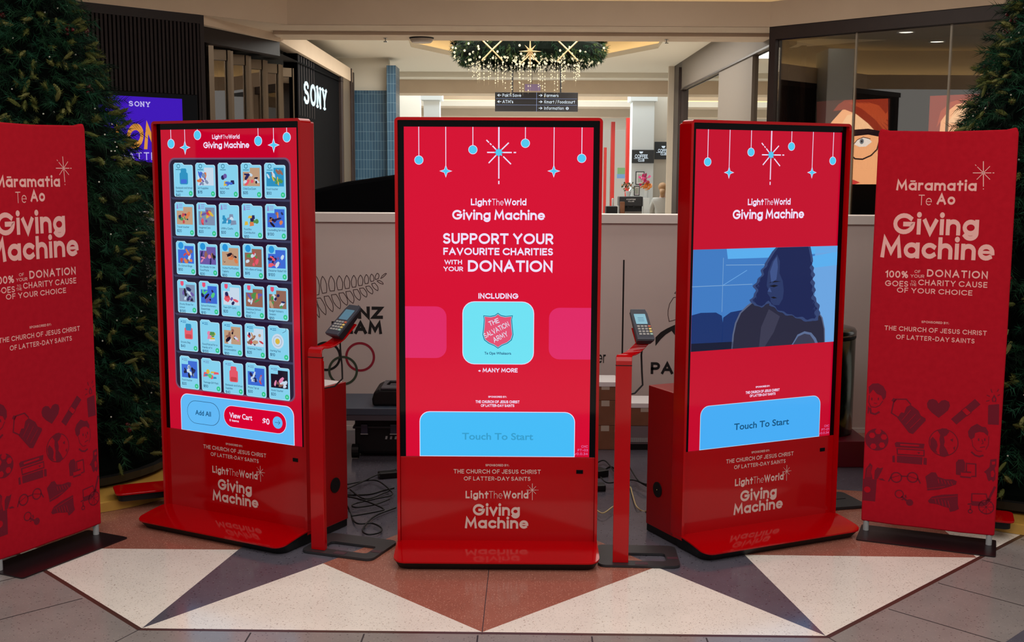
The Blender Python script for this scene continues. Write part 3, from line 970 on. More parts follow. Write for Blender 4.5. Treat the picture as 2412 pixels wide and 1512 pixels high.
# ceiling fittings
for (px, py, Y, zc, lab) in ((1432, 123, 15.0, None, 'round downlight in the raised ceiling just right of the wreath'), (1062, 123, 15.0, None, 'round downlight in the raised ceiling just left of the wreath')):
    P = at(px, py, Y); k = (CR - .012 - CAMH) / (P.z - CAMH); P = CAM + (P - CAM) * k
    dl = thing('downlight', lab, 'light', P)
    m = MB(WHITEP); m.lathe([(.10, .0), (.13, -.01), (.13, .012), (.10, .012)], seg=24); m.build('trim_ring', dl)
    m = MB(LAMP); m.lathe([(.0, .0), (.10, .0), (.10, .01), (0, .01)], seg=24); m.build('lamp', dl)
dn = ['roof light spot over the near left of the court', 'roof light spot over the near right of the court', 'roof light spot over the left side of the court', 'roof light spot over the right side of the court',
      'roof light spot over the far left of the court', 'roof light spot over the far right of the court', 'roof light spot before the left shop front', 'roof light spot above the left christmas tree']
for (x, y), lab in zip(((-4.6, 3.6), (4.9, 3.6), (-5.0, 6.2), (5.3, 6.2), (-3.6, 9.3), (3.9, 9.3), (-3.3, 8.3), (-4.5, 7.4)), dn):
    dl = thing('downlight', lab, 'light', (x, y, ZC - .012))
    m = MB(WHITEP); m.lathe([(.10, .0), (.13, -.01), (.13, .012), (.10, .012)], seg=20); m.build('trim_ring', dl)
    m = MB(LAMP); m.lathe([(.0, .0), (.10, .0), (.10, .01), (0, .01)], seg=20); m.build('lamp', dl)
P = at(993, 90, 12.25)
sp_ = thing('ceiling_speaker', 'flat round ceiling speaker under the beam left of the wreath', 'speaker', (P.x, 12.25, ZS - .035))
m = MB(mat('speaker_white', (190, 176, 160), .6)); m.lathe([(.0, -.05), (.10, -.05), (.115, -.035), (.12, -.012), (0, -.012)], seg=28); m.build('housing', sp_, smooth=False)
m = MB(BLACK); m.lathe([(.125, -.012), (.13, 0), (0, 0)], seg=28); m.build('collar', sp_)
for px, py, lab in ((908, 86, 'small sprinkler head under the beam left of the ceiling speaker'), (1570, 84, 'small sprinkler head under the beam right of the wreath')):
    P = at(px, py, 12.3)
    s_ = thing('sprinkler_head', lab, 'sprinkler', (P.x, 12.3, ZS - .035))
    m = MB(STEEL); m.lathe([(.0, -.04), (.022, -.04), (.022, -.034), (.006, -.03), (.006, -.008), (.02, -.004), (.02, 0), (0, 0)], seg=12); m.build('deflector', s_)

# wreath with hanging lights
Wc = Vector((at(1246, 127, 16.0).x, 16.0, at(1246, 112, 16.0).z))
WS = .88
wr = thing('ceiling_wreath', 'huge round fir wreath with lights, ribbons and gold star hung from ceiling', 'wreath', Wc)
rng = random.Random(5)
GREENS = [mat('fir_green', (22, 42, 26), .8, 0, .1), mat('fir_olive', (48, 60, 30), .8, 0, .1), mat('fir_dark', (14, 20, 15), .85, 0, .08)]


def needles(mb, c, d, ln, n, w, mi, spread=.6):
    d = d.normalized()
    a = d.orthogonal().normalized(); b = d.cross(a)
    for i in range(n):
        t = rng.uniform(.0, 1.0); ph = rng.uniform(0, 6.283)
        root = c + d * (t * ln * .8)
        dd = (d * (1 - spread * .5) + (a * math.cos(ph) + b * math.sin(ph)) * spread).normalized()
        sd = dd.cross(Vector((rng.uniform(-1, 1), rng.uniform(-1, 1), rng.uniform(-1, 1)))).normalized() * w
        L_ = ln * rng.uniform(.45, .8)
        mb.add([root - sd, root + sd, root + dd * L_], [(0, 1, 2)], mi)


m = MB(*GREENS)
core = [(1.0 + .14 * math.cos(t), .16 * math.sin(t)) for t in [k * math.pi / 4 for k in range(9)]]
m.lathe([(r, z) for r, z in core], seg=40, mi=2)
m.lathe([(0, -.05), (.95, -.10), (1.0, 0.0), (0, .05)], seg=40, mi=2)
for i in range(1500):
    t = rng.uniform(0, 6.283); ph = rng.uniform(0, 6.283)
    c = Vector(((1.0 + .12 * math.cos(ph)) * math.cos(t), (1.0 + .12 * math.cos(ph)) * math.sin(t), .15 * math.sin(ph)))
    d_ = Vector((math.cos(ph) * math.cos(t), math.cos(ph) * math.sin(t), math.sin(ph) - .2)) + Vector((rng.uniform(-.5, .5), rng.uniform(-.5, .5), rng.uniform(-.3, .3)))
    needles(m, c, d_, .11, 9, .006, rng.choice((0, 0, 1, 2)))
for i in range(1500):
    t = rng.uniform(0, 6.283); r = 1.02 * math.sqrt(rng.random())
    needles(m, Vector((r * math.cos(t), r * math.sin(t), -.08)), Vector((rng.uniform(-1, 1), rng.uniform(-1, 1), -.5)), .1, 8, .006, rng.choice((0, 2, 2)))
m.build('foliage', wr, fixn=False)
m = MB(FAIRY)
for i in range(210):
    t = rng.uniform(0, 6.283); ph = rng.uniform(math.pi, 2 * math.pi)
    r = 1.0 + .19 * math.cos(ph) if rng.random() < .65 else rng.uniform(.2, .9)
    z = .22 * math.sin(ph) if r > .8 else -.17
    m.ball((r * math.cos(t), r * math.sin(t), z), .017, seg=8, rings=5)
tag(m.build('fairy_lights', wr), kind='stuff')
m = MB(FAIRY)
for i in range(50):
    t = 2 * math.pi * (i + rng.uniform(-.3, .3)) / 50
    ex = abs(math.cos(t)); r = rng.uniform(.5, .98)
    x, y = r * math.cos(t) * 1.02, r * math.sin(t)
    n = 3 + int((1 - (x / 1.05) ** 2) * 6 * rng.uniform(.5, 1.0))
    for k in range(n):
        m.ball((x, y, -.19 - k * .058 * rng.uniform(.9, 1.1)), .0082, seg=6, rings=4)
    m.tube([(x, y, -.1), (x, y, -.19 - n * .058)], .0004, 4)
tag(m.build('light_curtain', wr), kind='stuff')
for sx in (-.55, .55):
    m = MB(GILT)
    for s2 in (-1, 1):
        zrb = at(1246, 118, 16 - 1.15 * WS).z - Wc.z; m.tube([(sx - .15 * s2, -1.12, zrb + .13), (sx, -1.18, zrb), (sx + .15 * s2, -1.12, zrb - .13)], .011, 6)
    m.build('ribbon', wr)
m = MB(GILT)
pts = []
for k in range(16):
    a = math.pi / 2 + k * math.pi / 8
    r = (.20 if k % 8 == 0 else .145 if k % 4 == 0 else .10) if k % 2 == 0 else .03
    pts.append((r * math.cos(a) * (1 if k % 8 else 1), r * math.sin(a)))
n = len(pts)
zst = at(1246, 121, 16 - 1.26 * WS).z - Wc.z
pts = [(x * 1.15, z * 1.15 + zst) for x, z in pts]
m.add([(x, -1.26, z) for x, z in pts] + [(0, -1.29, zst), (0, -1.235, zst)], [(i, (i + 1) % n, n) for i in range(n)] + [((i + 1) % n, i, n + 1) for i in range(n)])
for s2 in (-1, 1): m.tube([(0, -1.26, zst - .03), (s2 * .06, -1.26, zst - .09), (s2 * .13, -1.25, zst - .14)], .010, 6)
m.build('star', wr)
m = MB(STEEL)
for a in (0.5, 2.6, 4.7): m.tube([(.9 * math.cos(a), .9 * math.sin(a), .1), (.9 * math.cos(a), .9 * math.sin(a), CR - Wc.z)], .004, 5)
m.build('hanger', wr)

wr.scale = (WS, WS, 1)
# hanging direction sign
Y = 17.2
P0, P1 = at(1166, 217, Y), at(1361, 263, Y)
ds = thing('direction_sign', 'black hanging direction sign with white arrows and place names', 'sign', (P0.x, Y, 0))
w, z0, z1 = P1.x - P0.x, P1.z, P0.z
m = MB(SIGNB); m.box(0, w, 0, .08, z0, z1); m.build('panel', ds, bevel=.004)
m = MB(CHAR)
for px in (1207, 1321): m.tube([(at(px, 200, Y).x - P0.x, .04, z1), (at(px, 200, Y).x - P0.x, .04, CR)], .012, 8)
m.build('hanger', ds)
FD = Frame((P0.x, Y, 0), 0, -.002)
d = Draw(FD, (1150, 160, 6.891))
LINEB = lit('sign_line', (150, 170, 215), .8)
h3 = (z1 - z0) / 3
for k in (1, 2): d.poly([(.015, z0 + h3 * k - .002), (w - .015, z0 + h3 * k - .002), (w - .015, z0 + h3 * k + .002), (.015, z0 + h3 * k + .002)], LINEB, 1)
d.poly([(w * .499, z0), (w * .503, z0), (w * .503, z1), (w * .499, z1)], LINEB, 1)
capz = h3 * .5
for s, u0, u1, row in (('<', .028, .075, 2), ("Pak'n Save", .09, .315, 2), ('<', .028, .075, 1), ("ATM's", .09, .22, 1), ('>', .527, .572, 2), ('Farmers', .595, .765, 2), ('>', .527, .572, 1),
                       ('Kmart / Foodcourt', .595, .965, 1), ('>', .527, .572, 0), ('Information', .595, .83, 0)):
    d.text(s, w * u0, w * u1, z0 + h3 * row + h3 * .27, capz, .17, SIGNW, 2)
d.poly(disc(w * .872, z0 + h3 * .5, h3 * .24), SIGNW, 2); d.poly([(w * .870, z0 + h3 * .34), (w * .876, z0 + h3 * .34), (w * .876, z0 + h3 * .66), (w * .870, z0 + h3 * .66)], SIGNB, 3)
d.build('lettering', ds)
# second, smaller lilac board further back
Y = 19.5
P0, P1 = at(1236, 198, Y), at(1273, 214, Y)
lb = thing('hanging_board', 'small lilac board hanging in front of the far bulkhead behind the lights', 'sign', (P0.x, Y, 0))
m = MB(mat('lilac_board', (150, 128, 170), .6)); m.box(0, P1.x - P0.x, 0, .03, P1.z, P0.z); m.build('panel', lb)
m = MB(CHAR); m.tube([(.12, .015, P0.z), (.12, .015, 3.36 if Y > 20.6 else CZ)], .004, 5); m.build('hanger', lb)

# ------------------------------------------------------------------ the three kiosks
SW, SH, SB = 0.806, 1.432, 0.4523           # lit screen width, height, and height of its lower edge
HW, TOPZ, REC = 0.403 + 0.0379, 0.4523 + 1.432 + 0.0395, 0.0214
KPOS = {'left': (-1.3154, 5.267, -0.4894), 'centre': (-0.0608, 4.9119, -0.0073), 'right': (1.1686, 5.1933, 0.4374)}
SRED = lit('screen_red', (232, 0, 52), .82)
SREDB = lit('screen_red_dim', (222, 0, 48), .74)
SWHITE = lit('screen_white', (240, 226, 255), .98)
SCYAN = lit('screen_cyan', (84, 204, 245), .95)
SCYANW = lit('screen_pale_cyan', (112, 228, 246), .97)
SBTN = lit('screen_button_blue', (70, 190, 250), .97)
SBTN2 = lit('screen_button_deep_blue', (72, 176, 250), .95)
SBTXT = lit('screen_button_text', (56, 164, 214), .9)
SNAVY = lit('screen_navy_text', (20, 92, 140), .8)
SPINK = lit('screen_pink', (236, 40, 106), .88)
SROSE = lit('screen_rose', (238, 84, 120), .9)


def kiosk(key, label):
    x, y, yaw = KPOS[key]
    t = thing('donation_kiosk', label, 'kiosk', (x, y, 0), yaw, 'red donation kiosks')
    # red case: side bars, top bar, back
    m = MB(RED)
    outer = rrect_pts(-HW, 0.05, HW, TOPZ, .018, (0, 0, 1, 1), 4)
    inner = rrect_pts(-HW + .0125, 0.05, HW - .0125, TOPZ - .0125, .004, (0, 0, 1, 1), 4)
    n = len(outer)
    for (A, yA, B, yB) in ((outer, 0, inner, 0), (inner, 0, inner, REC + .004), (outer, 0, outer, .075)):
        v = [(p[0], yA, p[1]) for p in A] + [(p[0], yB, p[1]) for p in B]
        m.add(v, [(i, (i + 1) % n, n + (i + 1) % n, n + i) for i in range(1, n)])
    m.add([(p[0], .075, p[1]) for p in outer], [tuple(range(n))])
    m.build('case', t, bevel=.003)
    # second, slightly narrower shell behind the case
    m = MB(RED); m.box(-HW + .012, HW - .012, .0745, .115, .05, TOPZ - .012); m.build('back_shell', t, bevel=.006)
    # dark glass around the picture
    m = MB(BEZEL); m.box(-HW + .0125, HW - .0125, REC + .0012, REC + .012, SB - .002, TOPZ - .0125); bz = m.build('screen', t)
    # lower panel
    m = MB(RED); m.box(-HW + .0125, HW - .0125, REC, REC + .03, .045, SB - .001); pn = m.build('lower_panel', t, bevel=.002)
    # sensor
    m = MB(BEZEL)
    m.box(.347, .377, REC - .002, REC + .002, .378, .395); m.build('sensor_window', t, bevel=.001)
    # rear pedestal with cable hole
    m = MB(REDM); m.box(-.422, .422, .075, .335, .035, .705); ped = m.build('pedestal', t, bevel=.004)
    for s in (-1, 1):
        m = MB(RUBBER)
        m.tube([(s * .4215, .235, .225), (s * .4265, .235, .225)], .036, 20); m.build('cable_hole', ped)
    # base plate: red tongue at the front over a black rim that runs back under the pedestal
    YF, RC_ = -.192, .05
    ys = [.05, .02, -.02, -.05, -.08, -.11, -.13, YF + RC_, -.152, -.162, -.171, -.179, -.185, -.1895, YF]

    def pz(y): return .070 - .027 * max(0, (.02 - y) / .212) ** 1.7

    def ph(y): return HW + .002 - (RC_ - math.sqrt(max(0, RC_ ** 2 - (YF + RC_ - y) ** 2)) if y < YF + RC_ else 0)
    k = len(ys)
    tp_ = [(s * ph(y), y, pz(y)) for y in ys for s in (-1, 1)]
    bt_ = [(x, y, z - .006) for x, y, z in tp_]
    strip = [(2 * i, 2 * i + 1, 2 * i + 3, 2 * i + 2) for i in range(k - 1)]
    m = MB(RED)
    m.add(tp_, strip); m.add(bt_, [tuple(reversed(f)) for f in strip])
    rim = [2 * i for i in range(k)] + [2 * i + 1 for i in range(k - 1, -1, -1)]
    nr = len(rim)
    m.add([tp_[i] for i in rim] + [bt_[i] for i in rim], [(i, (i + 1) % nr, nr + (i + 1) % nr, nr + i) for i in range(nr)])
    bp_ = m.build('base_plate', t)
    for p_ in bp_.data.polygons: p_.use_smooth = abs(p_.normal.z) > .5
    m = MB(RUBBER)                                        # the black rim under it, set in a little towards the floor
    a_ = [(bt_[i][0] * .996, bt_[i][1] + .002, bt_[i][2]) for i in rim]
    b_ = [(x * .965, y + (.028 if y < .04 else 0), .003) for x, y, z in a_]
    m.add(a_ + b_, [(i, (i + 1) % nr, nr + (i + 1) % nr, nr + i) for i in range(nr)] + [tuple(range(2 * nr - 1, nr - 1, -1)), tuple(range(nr))], 0)
    m.box(-.42, .42, .04, .33, .002, .036)
    m.build('base_rim', bp_, bevel=.002)
    return t, bz, pn, Frame((x, y, 0), yaw, REC)


KC, KC_scr, KC_pan, FC = kiosk('centre', 'red kiosk in the middle whose screen reads support your favourite charities')
KL, KL_scr, KL_pan, FL = kiosk('left', 'red kiosk on the left with a grid of item cards on its screen')
KR, KR_scr, KR_pan, FR_ = kiosk('right', 'red kiosk on the right with a video of a woman on its screen')


class Place(Draw):
    """records flat shapes traced on one kiosk so that they can be put on the others"""


def lower_text(parent):
    d = Draw(FC, (900, 1040, 3.204))
    d.ptext('SPONSORED BY:', (781, 187), (957, 187), (781, 170), .2, PRINT)
    d.ptext('THE CHURCH OF JESUS CHRIST', (540, 239), (1197, 245), (540, 207), .17, PRINT, 1, .2)
    d.ptext('OF LATTER-DAY SAINTS', (617, 293), (1119, 296), (617, 263), .17, PRINT, 1, .2)
    d.ptext('Light', (630, 428), (803, 429), (630, 372), .22, PRINT)
    d.ptext('The', (806, 429), (908, 429), (812, 374), .075, PRINT)
    d.ptext('World', (914, 429), (1103, 429), (914, 372), .22, PRINT)
    d.ptext('Giving', (685, 558), (1039, 559), (690, 471), .225, PRINT, 1, .12)
    d.ptext('Machine', (625, 655), (1103, 656), (640, 571), .225, PRINT, 1, .12)
    star8(d, (1134, 366), 46, PRINT, .0022, 1, .95, 1.6)
    d.build('printed_lettering', parent)


def star8(d, c, r, m, w, layer=1, asp=1.0, down=1.25):
    cx, cy = c
    d.pline([(cx, cy - r * 1.05), (cx, cy + r * down)], w, m, layer)
    if down < 1.5: d.pline([(cx, cy + r * 1.5), (cx, cy + r * 1.52)], w, m, layer)
    d.pline([(cx - r * .95 * asp, cy), (cx + r * .7 * asp, cy)], w, m, layer)
    d.pline([(cx + r * .9 * asp, cy), (cx + r * .98 * asp, cy)], w, m, layer)
    k = r * .6
    d.pline([(cx - k * .9 * asp, cy - k * .9), (cx + k * asp, cy + k)], w * .8, m, layer)
    d.pline([(cx + k * asp, cy - k), (cx - k * asp, cy + k)], w * .8, m, layer)
    d.pline([(cx - k * 1.25 * asp, cy - k * 1.25), (cx - k * 1.15 * asp, cy - k * 1.15)], w * .8, m, layer)


for pn in (KC_pan, KL_pan, KR_pan):
    lower_text(pn)


def fourstar(d, u, v, r, m, layer):
    pts = []
    for k in range(4):
        a = math.pi / 2 * k
        pts.append((u + r * math.cos(a), v + r * math.sin(a) * 1.02))
        for s in (.25, .5, .75):
            b = a + s * math.pi / 2
            rr = r * (.36 + .5 * abs(s - .5))
            pts.append((u + rr * math.cos(b), v + rr * math.sin(b)))
    d.poly(pts, m, layer)


def hangings(d, parent):
    """strings, balls and stars at the top of the centre screen, in pixels of the 3.437x crop at (900, 260)"""
    ytop = SB + SH
    def q(x, y): return d.p(x, y)
    for x, y, star in ((298, 402, 0), (735, 318, 0), (1160, 266, 0), (1616, 388, 0), (516, 491, 1), (1390, 491, 1)):
        a = q(x, y)
        d.poly([(a[0] - .0016, a[1]), (a[0] + .0016, a[1]), (a[0] + .0016, ytop), (a[0] - .0016, ytop)], SWHITE, 2)
        if star: fourstar(d, a[0], a[1], .0275, SWHITE, 3); fourstar(d, a[0], a[1], .0215, SCYAN, 4)
        else: d.disc(a, .0193, SWHITE, 3); d.disc(a, .0172, SCYAN, 4)
        d.build('star_ornament' if star else 'ball_ornament', parent)
    a = q(945, 340)
    w = .0064
    d.poly([(a[0] - .003, a[1]), (a[0] + .003, a[1]), (a[0] + .003, ytop), (a[0] - .003, ytop)], SWHITE, 2)
    for p0, p1 in (((945, 340), (945, 548)), ((945, 575), (945, 592)), ((855, 340), (1045, 341)), ((1070, 341), (1080, 341)), ((945, 340), (897, 290)), ((882, 276), (876, 270)), ((862, 257), (848, 243)),
                   ((945, 340), (1022, 265)), ((945, 340), (866, 423)), ((945, 340), (966, 361)), ((984, 376), (1040, 432))):
        d.pline([p0, p1], w * .8, SWHITE, 2)
    pts = []
    for k in range(16):
        an = math.pi / 8 * k; r = .0205 if k % 2 == 0 else .0125
        pts.append((a[0] + r * math.cos(an), a[1] + r * math.sin(an)))
    d.poly(pts, SCYAN, 3)
    d.build('starburst_ornament', parent)


def logo_text(d):
    d.ptext('Light', (719, 768), (884, 769), (719, 714), .21, SWHITE, 2, .12)
    d.ptext('The', (890, 769), (984, 769), (896, 716), .10, SWHITE, 2)
    d.ptext('World', (989, 769), (1168, 769), (989, 714), .21, SWHITE, 2, .12)
    d.ptext('Giving Machine', (568, 885), (1318, 887), (570, 806), .21, SWHITE, 2, .10)


def sponsor(d):
    d.Z = (900, 660, 3.437)
    d.ptext('SPONSORED BY:', (860, 951), (1008, 951), (860, 936), .22, SWHITE, 2)
    d.ptext('THE CHURCH OF JESUS CHRIST', (757, 995), (1112, 996), (757, 972), .22, SWHITE, 2, .14)
    d.ptext('OF LATTER-DAY SAINTS', (800, 1025), (1070, 1026), (800, 1003), .22, SWHITE, 2, .14)


def small_code(d, lines):
    for k, s in enumerate(lines):
        v = SB + .043 - k * .0165
        d.text(s, SW / 2 - .012 - len(s) * .0078, SW / 2 - .006, v, .011, .15, SPINKT, 2)


SPINKT = lit('screen_code_pink', (240, 120, 190), .8)


def screen_bg(name, parent, m=SRED):
    d = Draw(FC)
    d.poly([(-SW / 2, SB), (SW / 2, SB), (SW / 2, SB + SH), (-SW / 2, SB + SH)], m, 0)
    return d.build(name, parent)


TXF = {}


def text_mesh(s):
    """a line of the program's own plain letters as polygons, cap height about 0.73"""
    cu = bpy.data.curves.new('letters', 'FONT'); cu.body = s; cu.size = 1; cu.offset = .018
    o = bpy.data.objects.new('letters', cu); C.objects.link(o)
    bpy.context.view_layer.update()
    me = bpy.data.meshes.new_from_object(o.evaluated_get(bpy.context.evaluated_depsgraph_get()))
    vs = [tuple(v.co[:2]) for v in me.vertices]; fs = [tuple(p.vertices) for p in me.polygons]
    bpy.data.objects.remove(o); bpy.data.curves.remove(cu); bpy.data.meshes.remove(me)
    return vs, fs


def plain(d, s, u0, u1, v, cap, m, layer=3):
    vs, fs = text_mesh(s)
    x0, x1 = min(p[0] for p in vs), max(p[0] for p in vs)
    y = d.fr.yoff - d.EPS * layer
    k = (u1 - u0) / (x1 - x0)
    d.mb.add([(u0 + (p[0] - x0) * k, y, v + p[1] * cap / .73) for p in vs], fs, d.mi(m))


# --- centre screen
screen_bg('screen_background', KC_scr)
d = Draw(FC, (900, 260, 3.437)); hangings(d, KC_scr)
d = Draw(FC, (900, 260, 3.437)); logo_text(d); d.build('logo_lettering', KC_scr)
d = Draw(FC, (900, 260, 3.437))
d.ptext('SUPPORT YOUR', (495, 1080), (1385, 1084), (497, 993), .2, SWHITE, 2, .12); d.build('headline_lettering', KC_scr)
d.ptext('FAVOURITE CHARITIES', (496, 1170), (1383, 1173), (496, 1112), .21, SWHITE, 2, .13); d.build('headline_lettering', KC_scr)
d.ptext('WITH', (505, 1245), (647, 1246), (507, 1209), .2, SWHITE, 2, .12)
d.ptext('YOUR', (497, 1301), (655, 1302), (499, 1264), .2, SWHITE, 2, .12)
d.ptext('DONATION', (695, 1305), (1380, 1309), (697, 1212), .2, SWHITE, 2, .12)
d.build('headline_lettering', KC_scr)
d.Z = (900, 660, 3.437)
d.ptext('INCLUDING', (780, 149), (1103, 150), (780, 105), .22, SWHITE, 2, .13); d.build('caption_lettering', KC_scr)
d.ptext('+', (779, 742), (799, 742), (779, 722), .3, SWHITE, 2)
d.ptext('MANY MORE', (814, 745), (1097, 746), (814, 711), .21, SWHITE, 2, .12)
d.build('caption_lettering', KC_scr)
d = Draw(FC); sponsor(d); small_code(d, ('CHC', 'PT-03', 'v0.0.34')); d.build('small_lettering', KC_scr)
d = Draw(FC, (900, 660, 3.437))
d.rrect(d.p(650, 170), d.p(1228, 683), .052, SWHITE, 2); d.rrect(d.p(655, 175), d.p(1223, 678), .050, SCYANW, 3)
sh = [(938, 264), (962, 282), (1000, 290), (1058, 284), (1052, 320), (1056, 380), (1063, 440), (1050, 484), (1015, 512), (970, 530), (938, 553), (905, 530), (862, 512), (826, 484), (813, 440), (820, 380), (824, 320), (820, 284), (876, 290), (914, 282)]
cx, cy = 938, 408
d.ppoly(sh, SNAVY, 4)
d.ppoly([(cx + (x - cx) * .955, cy + (y - cy) * .955) for x, y in sh], SCYANW, 5)
d.ppoly([(cx + (x - cx) * .92, cy + (y - cy) * .92) for x, y in sh], SROSE, 6)
W6 = lit('screen_white_soft', (226, 232, 250), .95)
for s, a, b_, capx in (('THE', (872, 372), (952, 340), 40), ('SALVATION', (838, 470), (1034, 370), 44), ('ARMY', (910, 505), (1024, 448), 44)):
    p, q = d.p(*a), d.p(*b_)
    L_ = math.hypot(q[0] - p[0], q[1] - p[1])
    d.text(s, p[0], p[0] + L_, p[1], capx / 3.437 * .0018, .15, W6, 7, .12, .0, math.atan2(q[1] - p[1], q[0] - p[0]))
p, q = d.p(828, 600), d.p(1045, 600)
plain(d, 'Te Ope Whakaora', p[0], q[0], p[1], .012, SNAVY, 5)
d.build('charity_card', KC_scr)
for (xa, xb, wh, nm) in ((None, 522, (0, 1, 1, 0), 0), (1352, None, (1, 0, 0, 1), 1)):
    d = Draw(FC, (900, 660, 3.437))
    a = d.p(xa, 222) if xa else (-SW / 2, d.p(522, 212)[1]); b_ = d.p(xb, 630) if xb else (SW / 2, d.p(1352, 640)[1])
    d.rrect(a, b_, .046, SPINK, 2, wh); d.build('side_card', KC_scr)


def start_button(parent, f, col, txt, edge=SWHITE):
    d = Draw(f, (900, 660, 3.437))
    a = d.p(305, 1060) if f is FC else None
    u0, u1, v1 = BTN
    d.rrect((u0, SB + .0005), (u1, v1), .045, edge, 2, (0, 0, 1, 1))
    d.rrect((u0 + .0028, SB + .003), (u1 - .0028, v1 - .0028), .043, col, 3, (0, 0, 1, 1))
    plain(d, 'Touch To Start', BT[0], BT[1], BT[2], BT[3], txt, 4)
    d.build('start_button', parent)


dd = Draw(FC, (900, 660, 3.437))
BTN = (dd.p(304, 1300)[0], dd.p(1560, 1300)[0], (dd.p(420, 1059)[1] + dd.p(1450, 1068)[1]) / 2)
BT = (dd.p(648, 1290)[0], dd.p(1223, 1290)[0], dd.p(930, 1290)[1], (dd.p(930, 1234)[1] - dd.p(930, 1290)[1]))
start_button(KC_scr, FC, SBTN, SBTXT)

# --- right screen
screen_bg('screen_background', KR_scr, SREDB)
d = Draw(FC, (900, 260, 3.437)); hangings(d, KR_scr)
d = Draw(FC, (900, 260, 3.437)); logo_text(d); d.build('logo_lettering', KR_scr)
d = Draw(FC); sponsor(d); small_code(d, ('CHC', 'PT-01', 'v0.0.34')); d.build('small_lettering', KR_scr)
start_button(KR_scr, FR_, SBTN2, SNAVY, lit('screen_soft_white', (190, 220, 250), .9))
V = {k: lit('video_' + k, c, .92) for k, c in (('wall', (64, 126, 200)), ('wall_light', (110, 170, 232)), ('window', (92, 180, 246)), ('line', (126, 170, 216)), ('sofa', (22, 50, 110)), ('sofa_dark', (14, 22, 50)),
      ('jumper', (38, 38, 62)), ('jumper_light', (58, 58, 82)), ('hair', (22, 34, 84)), ('hair_edge', (52, 70, 118)), ('hair_rim', (98, 110, 140)), ('face', (40, 56, 104)), ('face_light', (62, 84, 140)), ('knee', (92, 110, 150)), ('rim', (90, 100, 130)), ('dark', (12, 12, 28)))}
d = Draw(FR_, (1440, 260, 3.437))
va, vb = (d.p(657, 1132)[1] + d.p(1825, 1092)[1]) / 2, None
d2 = Draw(FR_, (1440, 660, 3.437)); vb = (d2.p(632, 577)[1] + d2.p(1785, 500)[1]) / 2
d.poly([(-SW / 2, vb), (SW / 2, vb), (SW / 2, va), (-SW / 2, va)], V['wall'], 2)
vh = va - vb


def vp(x, y):
    """0..1 across, 0..1 down the video"""
    return (-SW / 2 + SW * x, va - vh * y)


def wavy(pts, amp, ymin=.16, step=.016):
    out, acc = [], 0.0
    for i in range(len(pts)):
        a, b_ = Vector(pts[i]), Vector(pts[(i + 1) % len(pts)])
        n_ = max(1, int((b_ - a).length / step))
        d_ = (b_ - a).normalized() if (b_ - a).length > 0 else Vector((1, 0))
        for q in range(n_):
            p_ = a.lerp(b_, q / n_); acc += 1
            w_ = amp * (math.sin(acc * 1.35) + .6 * math.sin(acc * .71 + 1)) if p_.y > ymin else 0
            out.append((p_.x - d_.y * w_, p_.y + d_.x * w_))
    return out


def vpoly(pts, k, layer): d.poly([vp(*q) for q in pts], V[k], layer)
def vline(pts, w, k, layer): d.line([vp(*q) for q in pts], w, V[k], layer)


vpoly([(.22, 0), (1, 0), (1, .06), (.60, .10), (.23, .10)], 'window', 3)
vpoly([(.84, 0), (1, 0), (1, 1), (.9, 1), (.82, .5)], 'wall_light', 3)
vpoly([(.82, .1), (1, .06), (1, .20), (.82, .22)], 'window', 4)
vline([(0, .36), (.40, .36)], .003, 'line', 4); vline([(.2, .09), (.2, .62)], .0025, 'line', 4); vline([(.22, .16), (.5, .17)], .003, 'line', 4)
vline([(.2, .36), (.36, .22)], .003, 'wall_light', 4)
vpoly([(0, .64), (.06, .62), (.16, .625), (.20, .66), (.21, .74), (.21, 1), (0, 1)], 'sofa', 4)
vpoly([(.21, .68), (.26, .63), (.36, .61), (.36, 1), (.2, 1)], 'sofa', 4)
vpoly([(0, .92), (.35, .93), (.35, 1), (0, 1)], 'sofa_dark', 5)
vpoly([(.27, 1), (.275, .86), (.29, .74), (.32, .64), (.37, .57), (.44, .50), (.56, .5), (.72, .56), (.85, .62), (.91, .74), (.93, .86), (.935, 1)], 'rim', 5)
vpoly([(.28, 1), (.285, .86), (.30, .745), (.33, .645), (.38, .58), (.44, .51), (.56, .5), (.72, .56), (.84, .62), (.90, .74), (.922, .86), (.928, 1)], 'jumper', 6)
vpoly([(.52, .62), (.60, .7), (.56, .86), (.50, 1), (.46, 1), (.47, .8)], 'jumper_light', 7)
vpoly(wavy([(.41, .58), (.39, .52), (.42, .46), (.41, .38), (.45, .28), (.48, .16), (.53, .04), (.555, 0), (.80, 0), (.82, .12), (.83, .25), (.84, .40), (.85, .54), (.89, .64), (.875, .76), (.82, .78), (.74, .74), (.60, .66), (.56, .62), (.52, .56), (.47, .6)], .007), 'hair_edge', 8)
vpoly(wavy([(.425, .57), (.41, .52), (.435, .46), (.43, .38), (.465, .28), (.50, .16), (.545, .05), (.57, 0), (.785, 0), (.805, .12), (.81, .25), (.82, .40), (.83, .54), (.86, .64), (.85, .74), (.80, .75), (.74, .72), (.62, .66), (.56, .6), (.52, .54), (.47, .575)], .007), 'hair', 9)
vpoly([(.505, .24), (.53, .14), (.565, .07), (.585, .14), (.585, .26), (.61, .34), (.62, .44), (.615, .52), (.59, .585), (.55, .58), (.53, .545), (.525, .5), (.505, .46), (.51, .42), (.498, .38)], 'face', 10)
vpoly([(.518, .24), (.54, .14), (.563, .09), (.572, .2), (.565, .32), (.53, .36)], 'face_light', 11)
vpoly([(.515, .385), (.55, .375), (.58, .385), (.55, .40)], 'dark', 11); vpoly([(.51, .355), (.55, .335), (.60, .345), (.55, .35)], 'dark', 11)
vpoly([(.528, .50), (.55, .495), (.575, .51), (.55, .515)], 'dark', 11); vpoly([(.505, .44), (.52, .40), (.535, .45)], 'face_light', 11)
